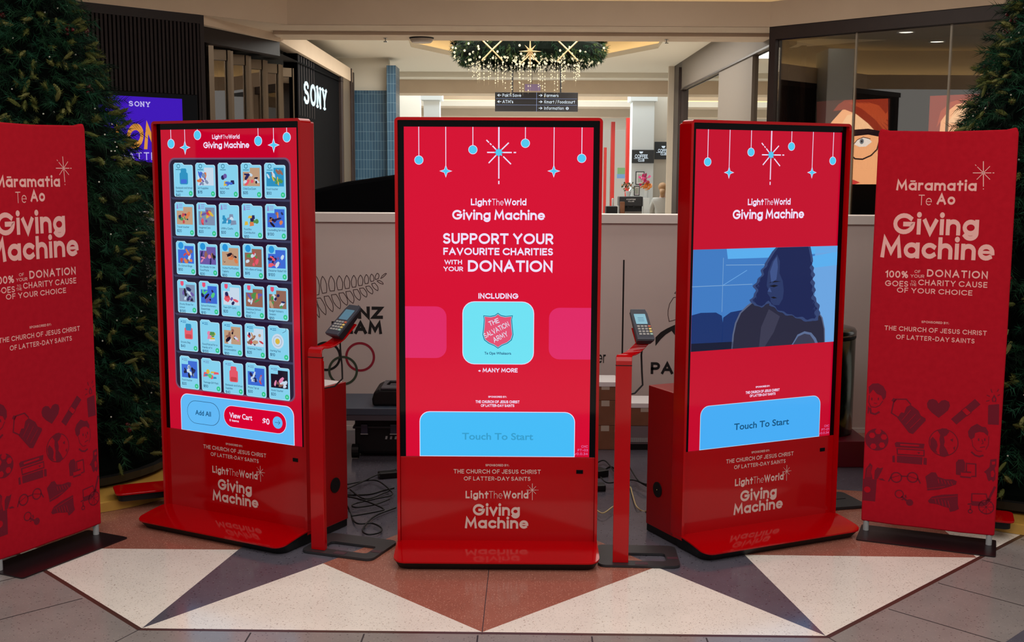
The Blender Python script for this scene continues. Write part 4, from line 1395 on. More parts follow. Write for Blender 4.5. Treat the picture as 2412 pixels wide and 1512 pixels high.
for k in range(16):
    y = .30 + .24 * k / 16; x0 = .445 - .035 * (y - .30) / .24
    vline([(x0 + .010 * math.sin(k * 1.7), y), (x0 - .006 + .010 * math.sin(k * 1.7 + 1.2), y + .02), (x0 + .012 * math.sin(k * 1.7 + 2.4), y + .04)], .0012, 'hair_edge', 11)
    y = .40 + .30 * k / 16; x0 = .822 + .035 * (y - .40) / .30
    vline([(x0 + .010 * math.sin(k * 1.9), y), (x0 + .006 + .010 * math.sin(k * 1.9 + 1.2), y + .02), (x0 + .012 * math.sin(k * 1.9 + 2.4), y + .04)], .0012, 'hair_edge', 11)
vpoly([(.70, .98), (.73, .90), (.78, .87), (.83, .89), (.865, .95), (.88, 1), (.69, 1)], 'knee', 8)
vpoly([(.70, 1), (.735, .92), (.78, .895), (.82, .91), (.85, .97), (.86, 1)], 'jumper_light', 9)
# keep the picture inside its frame
d.build('video_picture', KR_scr)

# --- left screen
screen_bg('screen_background', KL_scr, SREDB)
ZA, ZB = (340, 260, 3.436), (340, 640, 3.436)
d = Draw(FL, ZA)
ytop = SB + SH
for x, y in ((217, 270), (430, 200), (922, 247), (1153, 217)):
    a = d.p(x, y); d.disc(a, .0225, SWHITE, 2); d.disc(a, .0200, SCYAN, 3)
    d.poly([(a[0] - .0016, a[1]), (a[0] + .0016, a[1]), (a[0] + .0016, ytop), (a[0] - .0016, ytop)], SWHITE, 1)
    d.build('ball_ornament', KL_scr)
for x, y in ((330, 300), (1047, 280)):
    a = d.p(x, y); fourstar(d, a[0], a[1], .034, SWHITE, 2); fourstar(d, a[0], a[1], .026, SCYAN, 3)
    d.poly([(a[0] - .0016, a[1]), (a[0] + .0016, a[1]), (a[0] + .0016, ytop), (a[0] - .0016, ytop)], SWHITE, 1)
    d.build('star_ornament', KL_scr)
d = Draw(FL, ZA)
d.ptext('Light', (550, 231), (632, 230), (550, 197), .21, SWHITE, 2, .12)
d.ptext('The', (634, 230), (681, 230), (636, 197), .10, SWHITE, 2)
d.ptext('World', (683, 230), (772, 229), (685, 195), .21, SWHITE, 2, .12)
d.ptext('Giving Machine', (479, 306), (850, 304), (482, 256), .21, SWHITE, 2, .10)
d.build('logo_lettering', KL_scr)
# dark panel that holds the cards
SHELF, SHELF2, SHRIM = lit('shelf_dark', (30, 24, 52), .85), lit('shelf_line', (58, 62, 96), .85), lit('shelf_rim', (120, 80, 112), .85)
d = Draw(FL, ZA); e = Draw(FL, ZB)
gu0 = (d.p(192, 500)[0] + e.p(262, 900)[0]) / 2; gu1 = (d.p(1180, 500)[0] + e.p(1225, 900)[0]) / 2
gv1 = (d.p(400, 380)[1] + d.p(1000, 385)[1]) / 2; gv0 = (e.p(400, 962)[1] + e.p(1100, 1040)[1]) / 2
d.rrect((gu0, gv0), (gu1, gv1), .035, SHRIM, 1); d.rrect((gu0 + .008, gv0 + .008), (gu1 - .008, gv1 - .008), .030, SHELF, 2)
cu = [(d.p(232, 560)[0] + e.p(300, 800)[0]) / 2, (d.p(967, 560)[0] + e.p(1017, 860)[0]) / 2]
cw_ = ((d.p(388, 560)[0] - d.p(232, 560)[0]) + (d.p(1138, 560)[0] - d.p(967, 560)[0])) / 2
top0 = (d.p(232, 424)[1] + d.p(967, 424)[1]) / 2; top5 = (e.p(300, 680)[1] + e.p(1017, 748)[1]) / 2
chh = ((d.p(310, 424)[1] - d.p(310, 696)[1]) + (e.p(380, 680)[1] - e.p(380, 946)[1])) / 2
pit = (top0 - top5) / 5
for r in range(1, 6):
    v = top0 - pit * r + (pit - chh) * .62
    d.poly([(gu0 + .02, v - .004), (gu1 - .008, v - .004), (gu1 - .008, v + .006), (gu0 + .008, v + .006)], SHELF2, 3)
d.build('card_shelf', KL_scr)
CARDW, CARDE = lit('card_pale_blue', (134, 212, 242), .95), lit('card_edge', (196, 236, 250), .95)
CTXT, CGRN = lit('card_text', (44, 92, 130), .8), lit('card_add_green', (42, 206, 140), .9)
CP = {k: lit('card_' + k, c, .9) for k, c in (('teal', (40, 150, 200)), ('yellow', (222, 190, 70)), ('red', (206, 70, 78)), ('coral', (236, 92, 110)), ('navy', (34, 40, 92)), ('brown', (150, 104, 88)), ('green', (80, 150, 80)),
      ('white', (206, 226, 244)), ('violet', (110, 92, 170)), ('blue', (60, 110, 220)), ('tan', (196, 160, 130)), ('black', (24, 22, 40)), ('orange', (224, 130, 80)), ('lime', (86, 206, 130)), ('grey', (130, 150, 180)), ('pink', (230, 140, 180)))}
names = [('Backpack and School|Supplies', '$40'), ('Art Supplies', '$15'), ("Kid's Pack", '$20'), ('Child Eye Exam', '$35'), ('Food Voucher', '$50'),
         ('Travel Voucher', '$20'), ('Weighted Care', '$20'), ('Utility Costs', '$30'), ('Food Box|Contribution', '$50'), ('Counselling Services', '$130'),
         ('15 x School Bags', '$50'), ('10 x Ready to Use|Food Packs', '$20'), ('Water Purification|Tablets', '$50'), ('100 x Bars of Soap', '$95'), ('Disaster Relief Kit', '$100'),
         ('Sturdy Shoes for|School', '$130'), ('School Stationery|Essentials', '$10'), ('Teen Gift Card', '$20'), ('Delicious School|Meal for 2', '$30'), ('Budget Advisory|Session', '$50'),
         ('Grocery Bag', '$40'), ('Food Parcel for a|Family of 4', '$100'), ('Emergency|Accommodation', '$50'), ('Christmas Treats', '$25'), ('Morning Tea', '$10'),
         ('Food Voucher', '$20'), ('Teenage Gift Pack', '$50'), ('Backpack and School|Supplies', '$40'), ('Phone Top up', '$30'), ('Movie Voucher', '$20')]
pics = [('bag', None, 'teal teal'), ('scene', 'white', 'violet grey orange blue'), ('still', None, 'blue yellow violet navy'), ('scene', 'tan', 'navy black white coral'), ('scene', 'teal', 'brown green white yellow'),
        ('scene', 'tan', 'red orange navy green'), ('scene', 'grey', 'red yellow violet coral'), ('still', None, 'grey teal white teal'), ('still', None, 'yellow orange green navy'), ('scene', 'blue', 'brown orange navy black'),
        ('scene', 'blue', 'brown red orange white'), ('scene', 'violet', 'navy pink brown black'), ('scene', 'tan', 'orange black brown tan'), ('scene', 'brown', 'red green white coral'), ('scene', 'blue', 'navy violet coral white'),
        ('scene', 'grey', 'navy violet black white'), ('scene', 'blue', 'lime violet navy black'), ('scene', 'white', 'red coral navy violet'), ('scene', 'brown', 'green orange violet white'), ('scene', 'brown', 'white green navy tan'),
        ('bag', None, 'coral teal'), ('still', None, 'yellow white pink green'), ('scene', 'tan', 'brown black white pink'), ('scene', 'white', 'red brown tan navy'), ('plate', None, 'yellow white'),
        ('scene', 'blue', 'white navy black grey'), ('still', None, 'coral teal yellow lime'), ('bag', None, 'coral coral'), ('scene', 'blue', 'grey white navy red'), ('scene', 'black', 'white pink brown black')]
BADGE = [lit('badge_teal', (30, 120, 150), .85), lit('badge_violet', (150, 140, 210), .9), lit('badge_blue', (34, 150, 222), .95), SROSE, lit('badge_grey_blue', (60, 140, 190), .9), lit('badge_slate', (110, 150, 200), .9)]
rc = random.Random(11)
for r in range(6):
    for c in range(5):
        i = r * 5 + c
        d = Draw(FL)
        u = cu[0] + (cu[1] - cu[0]) * c / 4; v1 = top0 - pit * r; v0 = v1 - chh
        tab = cw_ * .46; th = chh * .06
        def shape(g):
            return rrect_pts(u + g, v0 + g, u + cw_ - g, v1 - th - g, .010, (1, 1, 1, 0), 4)[:-1] + [(u + tab + .012, v1 - th - g), (u + tab - g, v1 - g), (u + .009, v1 - g), (u + g, v1 - .009)]
        d.poly(shape(0), CARDE, 4); d.poly(shape(.0022), CARDW, 5)
        # badge on the tab
        bu, bv = u + cw_ * .26, v1 - chh * .11
        if r == 2: d.disc((bu, bv - .004), .0165, BADGE[2], 6)
        elif r == 3: d.poly([(bu - .010, bv + .010), (bu + .010, bv + .010), (bu + .010, bv - .006), (bu, bv - .014), (bu - .010, bv - .006)], BADGE[3], 6)
        elif r == 0:
            d.line([(bu + .009 * math.cos(a), bv + .002 + .009 * math.sin(a)) for a in [k * .45 for k in range(14)]], .003, BADGE[0], 6)
            d.poly([(bu - .017, bv - .016), (bu + .017, bv - .016), (bu + .017, bv - .013), (bu - .017, bv - .013)], BADGE[0], 6)
        elif r == 1:
            d.poly([(bu - .02, bv - .014), (bu - .008, bv - .014), (bu - .01, bv), (bu - .012, bv + .01), (bu - .017, bv + .006), (bu - .018, bv - .004)], BADGE[1], 6)
            for k in range(3): d.poly([(bu - .004, bv + .006 - k * .008), (bu + .018, bv + .006 - k * .008), (bu + .018, bv + .009 - k * .008), (bu - .004, bv + .009 - k * .008)], BADGE[1], 6)
        else:
            d.disc((bu - .012, bv), .004, BADGE[r], 6)
            for k in range(2): d.poly([(bu - .005, bv + .001 - k * .007), (bu + .018, bv + .001 - k * .007), (bu + .018, bv + .004 - k * .007), (bu - .005, bv + .004 - k * .007)], BADGE[r], 6)
        kind, bg, cols = pics[i]; cols = [CP[k] for k in cols.split()]
        x0, x1, y0, y1 = u + cw_ * .10, u + cw_ * .92, v1 - chh * .66, v1 - chh * .14
        w_, h_ = x1 - x0, y1 - y0
        if kind == 'scene':
            d.poly([(x0, y0), (x1, y0), (x1, y1), (x0 + w_ * .42, y1), (x0 + w_ * .42, y1 - h_ * .22), (x0, y1 - h_ * .22)], CP[bg], 6)
            for k in range(11):
                a, b_ = rc.uniform(.12, .88), rc.uniform(.1, .66 if k % 2 else .85)
                if a < .5: b_ = min(b_, .62)
                ln, wd, an = rc.uniform(.08, .24), rc.uniform(.05, .12), rc.uniform(0, 3.14)
                ca, sa = math.cos(an), math.sin(an)
                pts = []
                for (p_, q_) in ((-1, -.6), (0, -1), (1, -.5), (.9, .6), (0, 1), (-.8, .7)):
                    xx = a + (p_ * ln * ca - q_ * wd * sa) * .8; yy = b_ + (p_ * ln * sa + q_ * wd * ca)
                    pts.append((x0 + w_ * min(1, max(0, xx)), y0 + h_ * min(.78 if xx < .42 else 1, max(0, yy))))
                d.poly(pts, cols[k % len(cols)], 7 + k)
        elif kind == 'bag':
            cx = x0 + w_ * .52
            d.poly(rrect_pts(cx - w_ * .26, y0 + h_ * .05, cx + w_ * .26, y0 + h_ * .72, .008), cols[0], 6)
            d.poly(rrect_pts(cx - w_ * .18, y0 + h_ * .55, cx + w_ * .18, y0 + h_ * .95, .008), cols[1], 7)
            d.poly(rrect_pts(cx - w_ * .19, y0 + h_ * .10, cx + w_ * .19, y0 + h_ * .34, .006), CP['blue'] if cols[0] is CP['teal'] else CP['red'], 8)
        elif kind == 'plate':
            cx, cy = x0 + w_ * .45, y0 + h_ * .4
            d.disc((cx, cy), h_ * .42, CP['white'], 6); d.disc((cx, cy), h_ * .3, CP['grey'], 7); d.disc((cx, cy), h_ * .28, CP['white'], 8); d.disc((cx, cy), h_ * .16, CP['yellow'], 9)
            d.line([(cx + w_ * .3, cy + h_ * .5), (cx + w_ * .48, cy + h_ * .6), (cx + w_ * .5, cy + h_ * .75)], .002, CTXT, 7)
        else:
            for k in range(9):
                a, b_ = rc.uniform(.15, .85), rc.uniform(.08, .55)
                ln, wd = rc.uniform(.08, .2), rc.uniform(.05, .14)
                if k % 3 == 0: d.disc((x0 + w_ * a, y0 + h_ * b_), w_ * .11, cols[k % len(cols)], 6 + k)
                else: d.poly([(x0 + w_ * (a - ln), y0 + h_ * (b_ - wd)), (x0 + w_ * (a + ln), y0 + h_ * (b_ - wd * .6)), (x0 + w_ * (a + ln * .8), y0 + h_ * (b_ + wd)), (x0 + w_ * (a - ln * .7), y0 + h_ * (b_ + wd))], cols[k % len(cols)], 6 + k)
        nm, pr = names[i]; v = v1 - chh * .765
        for part in nm.split('|'):
            d.text(part, u + cw_ * .10, u + cw_ * .10 + min(cw_ * .86, len(part) * .0054), v, .0095, .16, CTXT, 6, .12); v -= .0155
        d.text(pr, u + cw_ * .10, u + cw_ * .10 + len(pr) * .0092, v - .005, .0135, .17, CTXT, 6, .12)
        gu, gv = u + cw_ - .0165, v0 + .0165
        d.disc((gu, gv), .0115, CGRN, 6, n=20)
        d.line([(gu - .004, gv), (gu + .004, gv)], .0018, CARDE, 7); d.line([(gu, gv - .004), (gu, gv + .004)], .0018, CARDE, 7)
        d.build('product_card', KL_scr)
# cart bar
d = Draw(FL, ZB)
LB = lit('cart_bar_blue', (98, 188, 250), .95)
bu0 = (d.p(293, 1050)[0] + d.p(303, 1270)[0]) / 2; bu1 = (d.p(1213, 1200)[0] + d.p(1217, 1400)[0]) / 2; bv = (d.p(420, 992)[1] + d.p(1100, 1082)[1]) / 2
d.rrect((bu0, SB + .0005), (bu1, bv), .045, SWHITE, 2, (0, 0, 1, 1)); d.rrect((bu0 + .003, SB + .002), (bu1 - .003, bv - .003), .043, LB, 3, (0, 0, 1, 1))
d.build('cart_bar', KL_scr)
d = Draw(FL, ZB)
a0, a1 = d.p(350, 1140), d.p(612, 1150); t_, b_ = d.p(480, 1050)[1], d.p(480, 1236)[1]
d.rrect((a0[0], b_), (a1[0], t_), (t_ - b_) / 2 * .98, CTXT, 4); d.rrect((a0[0] + .0022, b_ + .0022), (a1[0] - .0022, t_ - .0022), (t_ - b_) / 2 * .95, LB, 5)
p, q = d.p(416, 1160), d.p(543, 1166)
plain(d, 'Add All', p[0], q[0], (p[1] + q[1]) / 2, d.p(480, 1122)[1] - d.p(480, 1162)[1], SNAVY, 6)
d.build('add_all_button', KL_scr)
d = Draw(FL, ZB)
a0, a1 = d.p(645, 1180), d.p(1152, 1220); t_, b_ = (d.p(740, 1086)[1] + d.p(1060, 1128)[1]) / 2, (d.p(740, 1262)[1] + d.p(1060, 1308)[1]) / 2
d.rrect((a0[0], b_), (a1[0], t_), (t_ - b_) / 2 * .98, SWHITE, 4); d.rrect((a0[0] + .002, b_ + .002), (a1[0] - .002, t_ - .002), (t_ - b_) / 2 * .96, SRED, 5)
p, q = d.p(692, 1182), d.p(876, 1198)
plain(d, 'View Cart', p[0], q[0], (p[1] + q[1]) / 2, .026, SWHITE, 6)
p, q = d.p(692, 1210), d.p(768, 1215)
plain(d, '0 items', p[0], q[0], (p[1] + q[1]) / 2, .011, SWHITE, 6)
p, q = d.p(960, 1230), d.p(1016, 1234)
plain(d, '$0', p[0], q[0], (p[1] + q[1]) / 2, .028, SWHITE, 6)
c = d.p(1081, 1220); d.disc(c, .0285, LB, 6)
d.line([(c[0] - .014, c[1]), (c[0] + .014, c[1])], .0022, CTXT, 7); d.line([(c[0] + .005, c[1] + .009), (c[0] + .014, c[1]), (c[0] + .005, c[1] - .009)], .0022, CTXT, 7)
d.build('view_cart_button', KL_scr)
# paper on the left pedestal
pt = KL.matrix_basis @ Vector((.28, .24, .7052))
pa_ = MB(PAPER); pa_.box(-.13, .13, -.08, .08, 0, .002)
o = pa_.build('paper_sheet', loc=pt, rotz=KPOS['left'][2]); tag(o, 'white sheet of paper lying on top of the left kiosk pedestal', 'paper')

# ------------------------------------------------------------------ banners
bR0, bR1 = ground(2028, 1228, .05), ground(2342, 1265, .05)
BW = (bR1 - bR0).to_2d().length
bL1 = ground(240, 1235, .05); bdir = Vector((math.cos(math.radians(64.5)), math.sin(math.radians(64.5))))
bL0 = bL1 - Vector((bdir.x, bdir.y, 0)) * BW
BZ0, BZ1 = .05, 1.897


def banner(p0, p1, label):
    c = (p0 + p1) / 2; yaw = math.atan2(p1.y - p0.y, p1.x - p0.x)
    t = thing('banner_stand', label, 'banner', (c.x, c.y, 0), yaw, 'red fabric banner stands')
    h = BW / 2
    m = MB(FABRIC)
    prof = [(-h, BZ0 + .004), (-h * .5, BZ0), (0, BZ0 + .002), (h * .5, BZ0), (h, BZ0 + .004), (h + .003, 1.0), (h, BZ1 - .02), (h - .008, BZ1 + .004), (h - .05, BZ1 - .006), (0, BZ1 - .012), (-h + .05, BZ1 - .006), (-h + .008, BZ1 + .004), (-h, BZ1 - .02), (-h - .003, 1.0)]
    m.prism(prof, 0, .032, 0, axis='y'); m.build('fabric', t, bevel=.008, segs=3)
    for s in (-1, 1):
        m = MB(GREYM); m.tube([(s * (h - .022), .016, .0), (s * (h - .022), .016, .08)], .0135, 14); m.build('frame_foot', t)
    m = MB(mat('dark_foot_plate', (38, 24, 28), .3, .3)); m.prism(rrect_pts(-h - .005, -.15, h + .01, .10, .012), .0015, .007); m.build('foot_plate', t)
    return t, Frame((c.x, c.y, 0), yaw, 0.0)


BR_, FB = banner(bR0, bR1, 'red fabric banner standing at the right edge before the tree')
BL_, FBL = banner(bL0, bL1, 'red fabric banner cut by the left edge of the picture')


def banner_art(parent):
    d = Draw(FB, (1980, 260, 3.024)); K = FPRINT
    d.ptext('M\u0101ramatia', (395, 580), (968, 563), (400, 506), .22, K, 1, .14)
    d.ptext('Te', (553, 678), (648, 674), (545, 603), .085, K)
    d.ptext('Ao', (684, 674), (815, 669), (700, 596), .22, K)
    d.ptext('Giving', (372, 890), (982, 884), (440, 742), .22, K, 1, .12)
    d.ptext('Machine', (283, 1062), (1093, 1055), (300, 913), .22, K, 1, .12)
    d.ptext('100%', (318, 1193), (480, 1191), (318, 1143), .19, K)
    d.ptext('OF', (526, 1159), (568, 1158), (526, 1138), .15, K); d.ptext('YOUR', (498, 1192), (595, 1191), (498, 1170), .15, K)
    d.ptext('DONATION', (614, 1191), (1047, 1193), (614, 1138), .19, K, 1, .24)
    d.ptext('GOES', (316, 1253), (480, 1253), (316, 1213), .17, K, 1, .2)
    d.ptext('TO', (500, 1230), (535, 1230), (500, 1212), .14, K); d.ptext('THE', (492, 1251), (540, 1250), (492, 1234), .14, K)
    d.ptext('CHARITY CAUSE', (552, 1253), (1045, 1255), (552, 1213), .17, K, 1, .22)
    d.ptext('OF YOUR CHOICE', (400, 1306), (938, 1309), (400, 1270), .17, K, 1, .22)
    star8(d, (1017, 445), 76, K, .0036)
    d.Z = (1980, 740, 2.607)
    d.ptext('SPONSORED BY:', (497, 56), (665, 60), (497, 42), .2, K, 1, .2)
    d.ptext('THE CHURCH OF JESUS CHRIST', (269, 104), (897, 124), (269, 76), .17, K, 1, .22)
    d.ptext('OF LATTER-DAY SAINTS', (340, 158), (822, 174), (340, 130), .17, K, 1, .22)
    d.build('printed_lettering', parent)
    d = Draw(FB, (1980, 740, 2.607)); D, R_ = FDARK, FABRIC
    P, Ln = d.ppoly, d.pline
    # child, left edge
    P([(172, 446), (196, 426), (232, 424), (262, 442), (280, 475), (278, 510), (262, 528), (250, 500), (222, 488), (200, 462), (176, 492)], D)
    Ln([(176, 500), (172, 540), (186, 568), (214, 572), (240, 560), (258, 534)], .004, D); Ln([(182, 580), (186, 606), (212, 614), (234, 602)], .009, D)
    for x in (192, 232): P([(x - 4, 512), (x + 4, 512), (x + 4, 528), (x - 4, 528)], D)
    Ln([(205, 545), (222, 548)], .003, D); P([(168, 560), (178, 575), (172, 610), (166, 610)], D)
    d.build('child_icon', parent)
    # milk carrier
    P([(348, 636), (372, 602), (390, 606), (404, 570), (430, 556), (478, 592), (492, 622), (522, 640), (522, 654), (444, 736), (420, 728)], D)
    Ln([(352, 632), (312, 606), (326, 540), (342, 522), (404, 522), (430, 552)], .006, D); P([(312, 530), (324, 514), (344, 522), (330, 544)], D)
    for k in range(3): Ln([(376 + k * 26, 652 + k * 24), (430 + k * 30, 588 + k * 26)], .0018, R_, 2)
    d.build('milk_icon', parent)
    # heart
    P([(602, 636), (560, 604), (534, 574), (530, 548), (542, 526), (566, 520), (588, 528), (602, 548), (618, 530), (642, 526), (666, 538), (672, 562), (660, 590), (632, 614)], D)
    d.build('heart_icon', parent)
    # bandage
    a, b_ = (712, 646), (824, 552)
    Ln([a, b_], .034, D); d.pdisc(a, 24, D, 1.2); d.pdisc(b_, 24, D, 1.2)
    P([(742, 590), (768, 572), (802, 604), (776, 624)], R_, 2)
    Ln([(742, 590), (768, 572), (802, 604), (776, 624)], .003, D, 3, True)
    d.build('bandage_icon', parent)
    # candle
    P([(906, 562), (912, 556), (974, 552), (972, 680), (904, 676)], D)
    P([(943, 492), (958, 520), (954, 538), (932, 538), (928, 520)], D); P([(943, 510), (950, 524), (946, 534), (938, 534), (936, 522)], R_, 2)
    for p_ in (((900, 498), (914, 504)), ((896, 534), (912, 530)), ((924, 462), (930, 480)), ((962, 474), (970, 462)), ((966, 500), (976, 494))): Ln(p_, .004, D)
    d.build('candle_icon', parent)
    # football
    d.pdisc((222, 770), 72, D)
    for ax, ay in ((190, 740), (232, 712), (272, 752), (258, 808), (198, 816)):
        d.pdisc((222 + (ax - 222) * .88, 770 + (ay - 770) * .88), 20, R_, 2, n=6)
    d.build('football_icon', parent)
    # books
    P([(332, 792), (344, 784), (516, 796), (510, 826), (338, 816)], D); P([(366, 796), (482, 802), (482, 812), (366, 806)], R_, 2)
    P([(342, 822), (516, 832), (516, 874), (346, 864)], D); P([(352, 830), (508, 839), (508, 866), (352, 856)], R_, 2); P([(470, 846), (490, 847), (480, 860)], D, 3)
    P([(318, 870), (332, 866), (334, 910), (318, 908)], D); P([(346, 868), (504, 878), (500, 924), (346, 910)], D); P([(510, 880), (530, 884), (528, 926), (508, 922)], D)
    d.build('books_icon', parent)
    # globe
    d.pdisc((632, 788), 92, D, n=40); d.pdisc((632, 788), 86, R_, 2, n=40)
    P([(550, 770), (566, 752), (590, 780), (596, 806), (586, 836), (596, 852), (570, 842), (552, 812)], D, 3)
    P([(596, 716), (622, 700), (652, 702), (668, 722), (650, 744), (634, 752), (640, 784), (634, 806), (650, 830), (664, 862), (640, 876), (610, 870), (606, 836), (612, 800), (606, 768), (612, 740)], D, 3)
    P([(672, 770), (692, 762), (688, 784)], D, 3); P([(690, 820), (704, 810), (700, 836)], D, 3)
    d.build('globe_icon', parent)
    # man
    P([(782, 720), (800, 692), (838, 672), (868, 690), (892, 694), (908, 724), (904, 748), (880, 726), (852, 722), (826, 730), (822, 756), (800, 770), (786, 750)], D)
    Ln([(806, 772), (812, 810), (838, 840), (866, 842)], .003, D, 1); Ln([(806, 848), (826, 866), (852, 874), (872, 868)], .008, D)
    for x in (848, 886): P([(x - 5, 762), (x + 4, 762), (x + 4, 778), (x - 5, 778)], D)
    Ln([(868, 770), (876, 792), (866, 796)], .003, D); Ln([(858, 818), (884, 814)], .004, D); Ln([(910, 750), (908, 800), (892, 830)], .003, D)
    d.build('man_icon', parent)
    # jars
    P([(708, 910), (720, 898), (720, 892), (756, 892), (756, 898), (764, 910), (764, 960), (738, 966), (738, 990), (708, 984)], D)
    Ln([(772, 964), (772, 916), (830, 920), (830, 996), (806, 996)], .006, D); P([(740, 962), (802, 966), (802, 976), (740, 972)], D); P([(734, 992), (800, 998), (800, 1008), (734, 1002)], D)
    d.build('jars_icon', parent)
    # teddy
    P([(920, 892), (958, 888), (956, 930), (946, 946), (952, 980), (950, 1016), (936, 1030), (926, 1016), (910, 1026), (902, 1012), (894, 980), (880, 968), (900, 952), (914, 938)], D)
    P([(922, 966), (936, 958), (946, 978), (938, 1000), (924, 998)], R_, 2); P([(928, 906), (950, 904), (948, 922), (930, 924)], R_, 2)
    d.build('teddy_icon', parent)
    # groceries bag
    P([(140, 1010), (222, 1014), (212, 1150), (132, 1142)], D); d.pdisc((164, 1076), 20, R_, 2)
    P([(148, 1010), (154, 950), (170, 930), (180, 912), (196, 930), (188, 970), (196, 1012)], D); P([(206, 1012), (210, 960), (226, 940), (244, 946), (262, 940), (250, 968), (226, 1012)], D)
    for k in range(4): Ln([(160 + k * 8, 1000), (168 + k * 6, 944 - k * 4)], .0016, R_, 2)
    P([(232, 1010), (258, 1008), (276, 1024), (244, 1018)], D)
    d.build('grocery_icon', parent)
    # glasses
    for cx in (342, 442):
        d.pring((cx, 1002), 32, .0060, D)
    Ln([(374, 994), (410, 996)], .006, D); Ln([(308, 1000), (296, 1024)], .006, D); Ln([(474, 1008), (488, 1036)], .006, D)
    Ln([(312, 1004), (360, 990)], .003, D); Ln([(412, 992), (470, 1012)], .003, D)
    d.build('glasses_icon', parent)
    # shoes
    P([(520, 996), (558, 970), (584, 972), (598, 998), (640, 1012), (690, 1014), (714, 1026), (708, 1046), (660, 1062), (600, 1078), (532, 1082), (528, 1040)], D)
    for k in range(5): Ln([(598 + k * 20, 1012 + k * 4), (604 + k * 21, 1036 + k * 3)], .0022, R_, 2)
    Ln([(532, 1070), (640, 1058)], .0018, R_, 2)
    d.build('shoe_icon', parent)
    P([(536, 1146), (560, 1120), (620, 1108), (720, 1104), (720, 1170), (726, 1196), (700, 1208), (672, 1214), (664, 1190), (630, 1180), (590, 1166), (546, 1160)], D)
    for k in range(5): Ln([(580 + k * 20, 1134 + k * 3), (586 + k * 21, 1160 + k * 7)], .0022, R_, 2)
    Ln([(560, 1132), (716, 1116)], .0018, R_, 2)
    d.build('shoe_icon', parent)
    # rattle
    d.pring((360, 1104), 25, .0050, D)
    Ln([(378, 1122), (400, 1140)], .010, D); d.pdisc((424, 1156), 22, D); P([(392, 1110), (402, 1108), (406, 1126), (396, 1128)], D); P([(366, 1136), (386, 1134), (384, 1144)], D)
    d.build('rattle_icon', parent)
    # wheelchair
    d.pring((894, 1184), 46, .0050, D)
    for k in range(8): Ln([(894, 1184), (894 + 44 * math.cos(k * .785), 1184 + 46 * math.sin(k * .785))], .0022, D)
    P([(800, 1146), (886, 1152), (902, 1130), (926, 1136), (900, 1168), (870, 1180), (804, 1174)], D)
    Ln([(804, 1148), (806, 1102), (894, 1104), (900, 1130)], .005, D); Ln([(908, 1140), (946, 1064)], .010, D); Ln([(800, 1164), (784, 1166)], .006, D); Ln([(798, 1176), (796, 1198)], .006, D)
    d.pring((796, 1210), 12, .0048, D)
    d.build('wheelchair_icon', parent)


banner_art(BR_); banner_art(BL_)

# ------------------------------------------------------------------ card terminal stands
TBODY = mat('terminal_dark_grey', (58, 62, 72), .4); TUNDER = mat('terminal_black', (22, 20, 28), .45)
TKEY = mat('terminal_key', (150, 148, 146), .5); TKEYY = mat('terminal_key_yellow', (216, 190, 110), .5); TKEYR = mat('terminal_key_red', (190, 96, 70), .5); TKEYG = mat('terminal_key_green', (150, 180, 170), .5)


def sweep(mb, path, widths, th, mi=0):
    """flat bar along path; widths: half-width vectors"""
    v = []
    for i, (p, w) in enumerate(zip(path, widths)):
        t = (path[min(i + 1, len(path) - 1)] - path[max(i - 1, 0)]).normalized()
        n = t.cross(w).normalized() * th
        v += [p - w, p + w, p + w + n, p - w + n]
    f = [(0, 1, 2, 3), tuple(4 * (len(path) - 1) + k for k in (3, 2, 1, 0))]
    for i in range(len(path) - 1):
        a = 4 * i
        f += [(a + k, a + (k + 1) % 4, a + 4 + (k + 1) % 4, a + 4 + k) for k in range(4)]
    mb.add(v, f, mi)


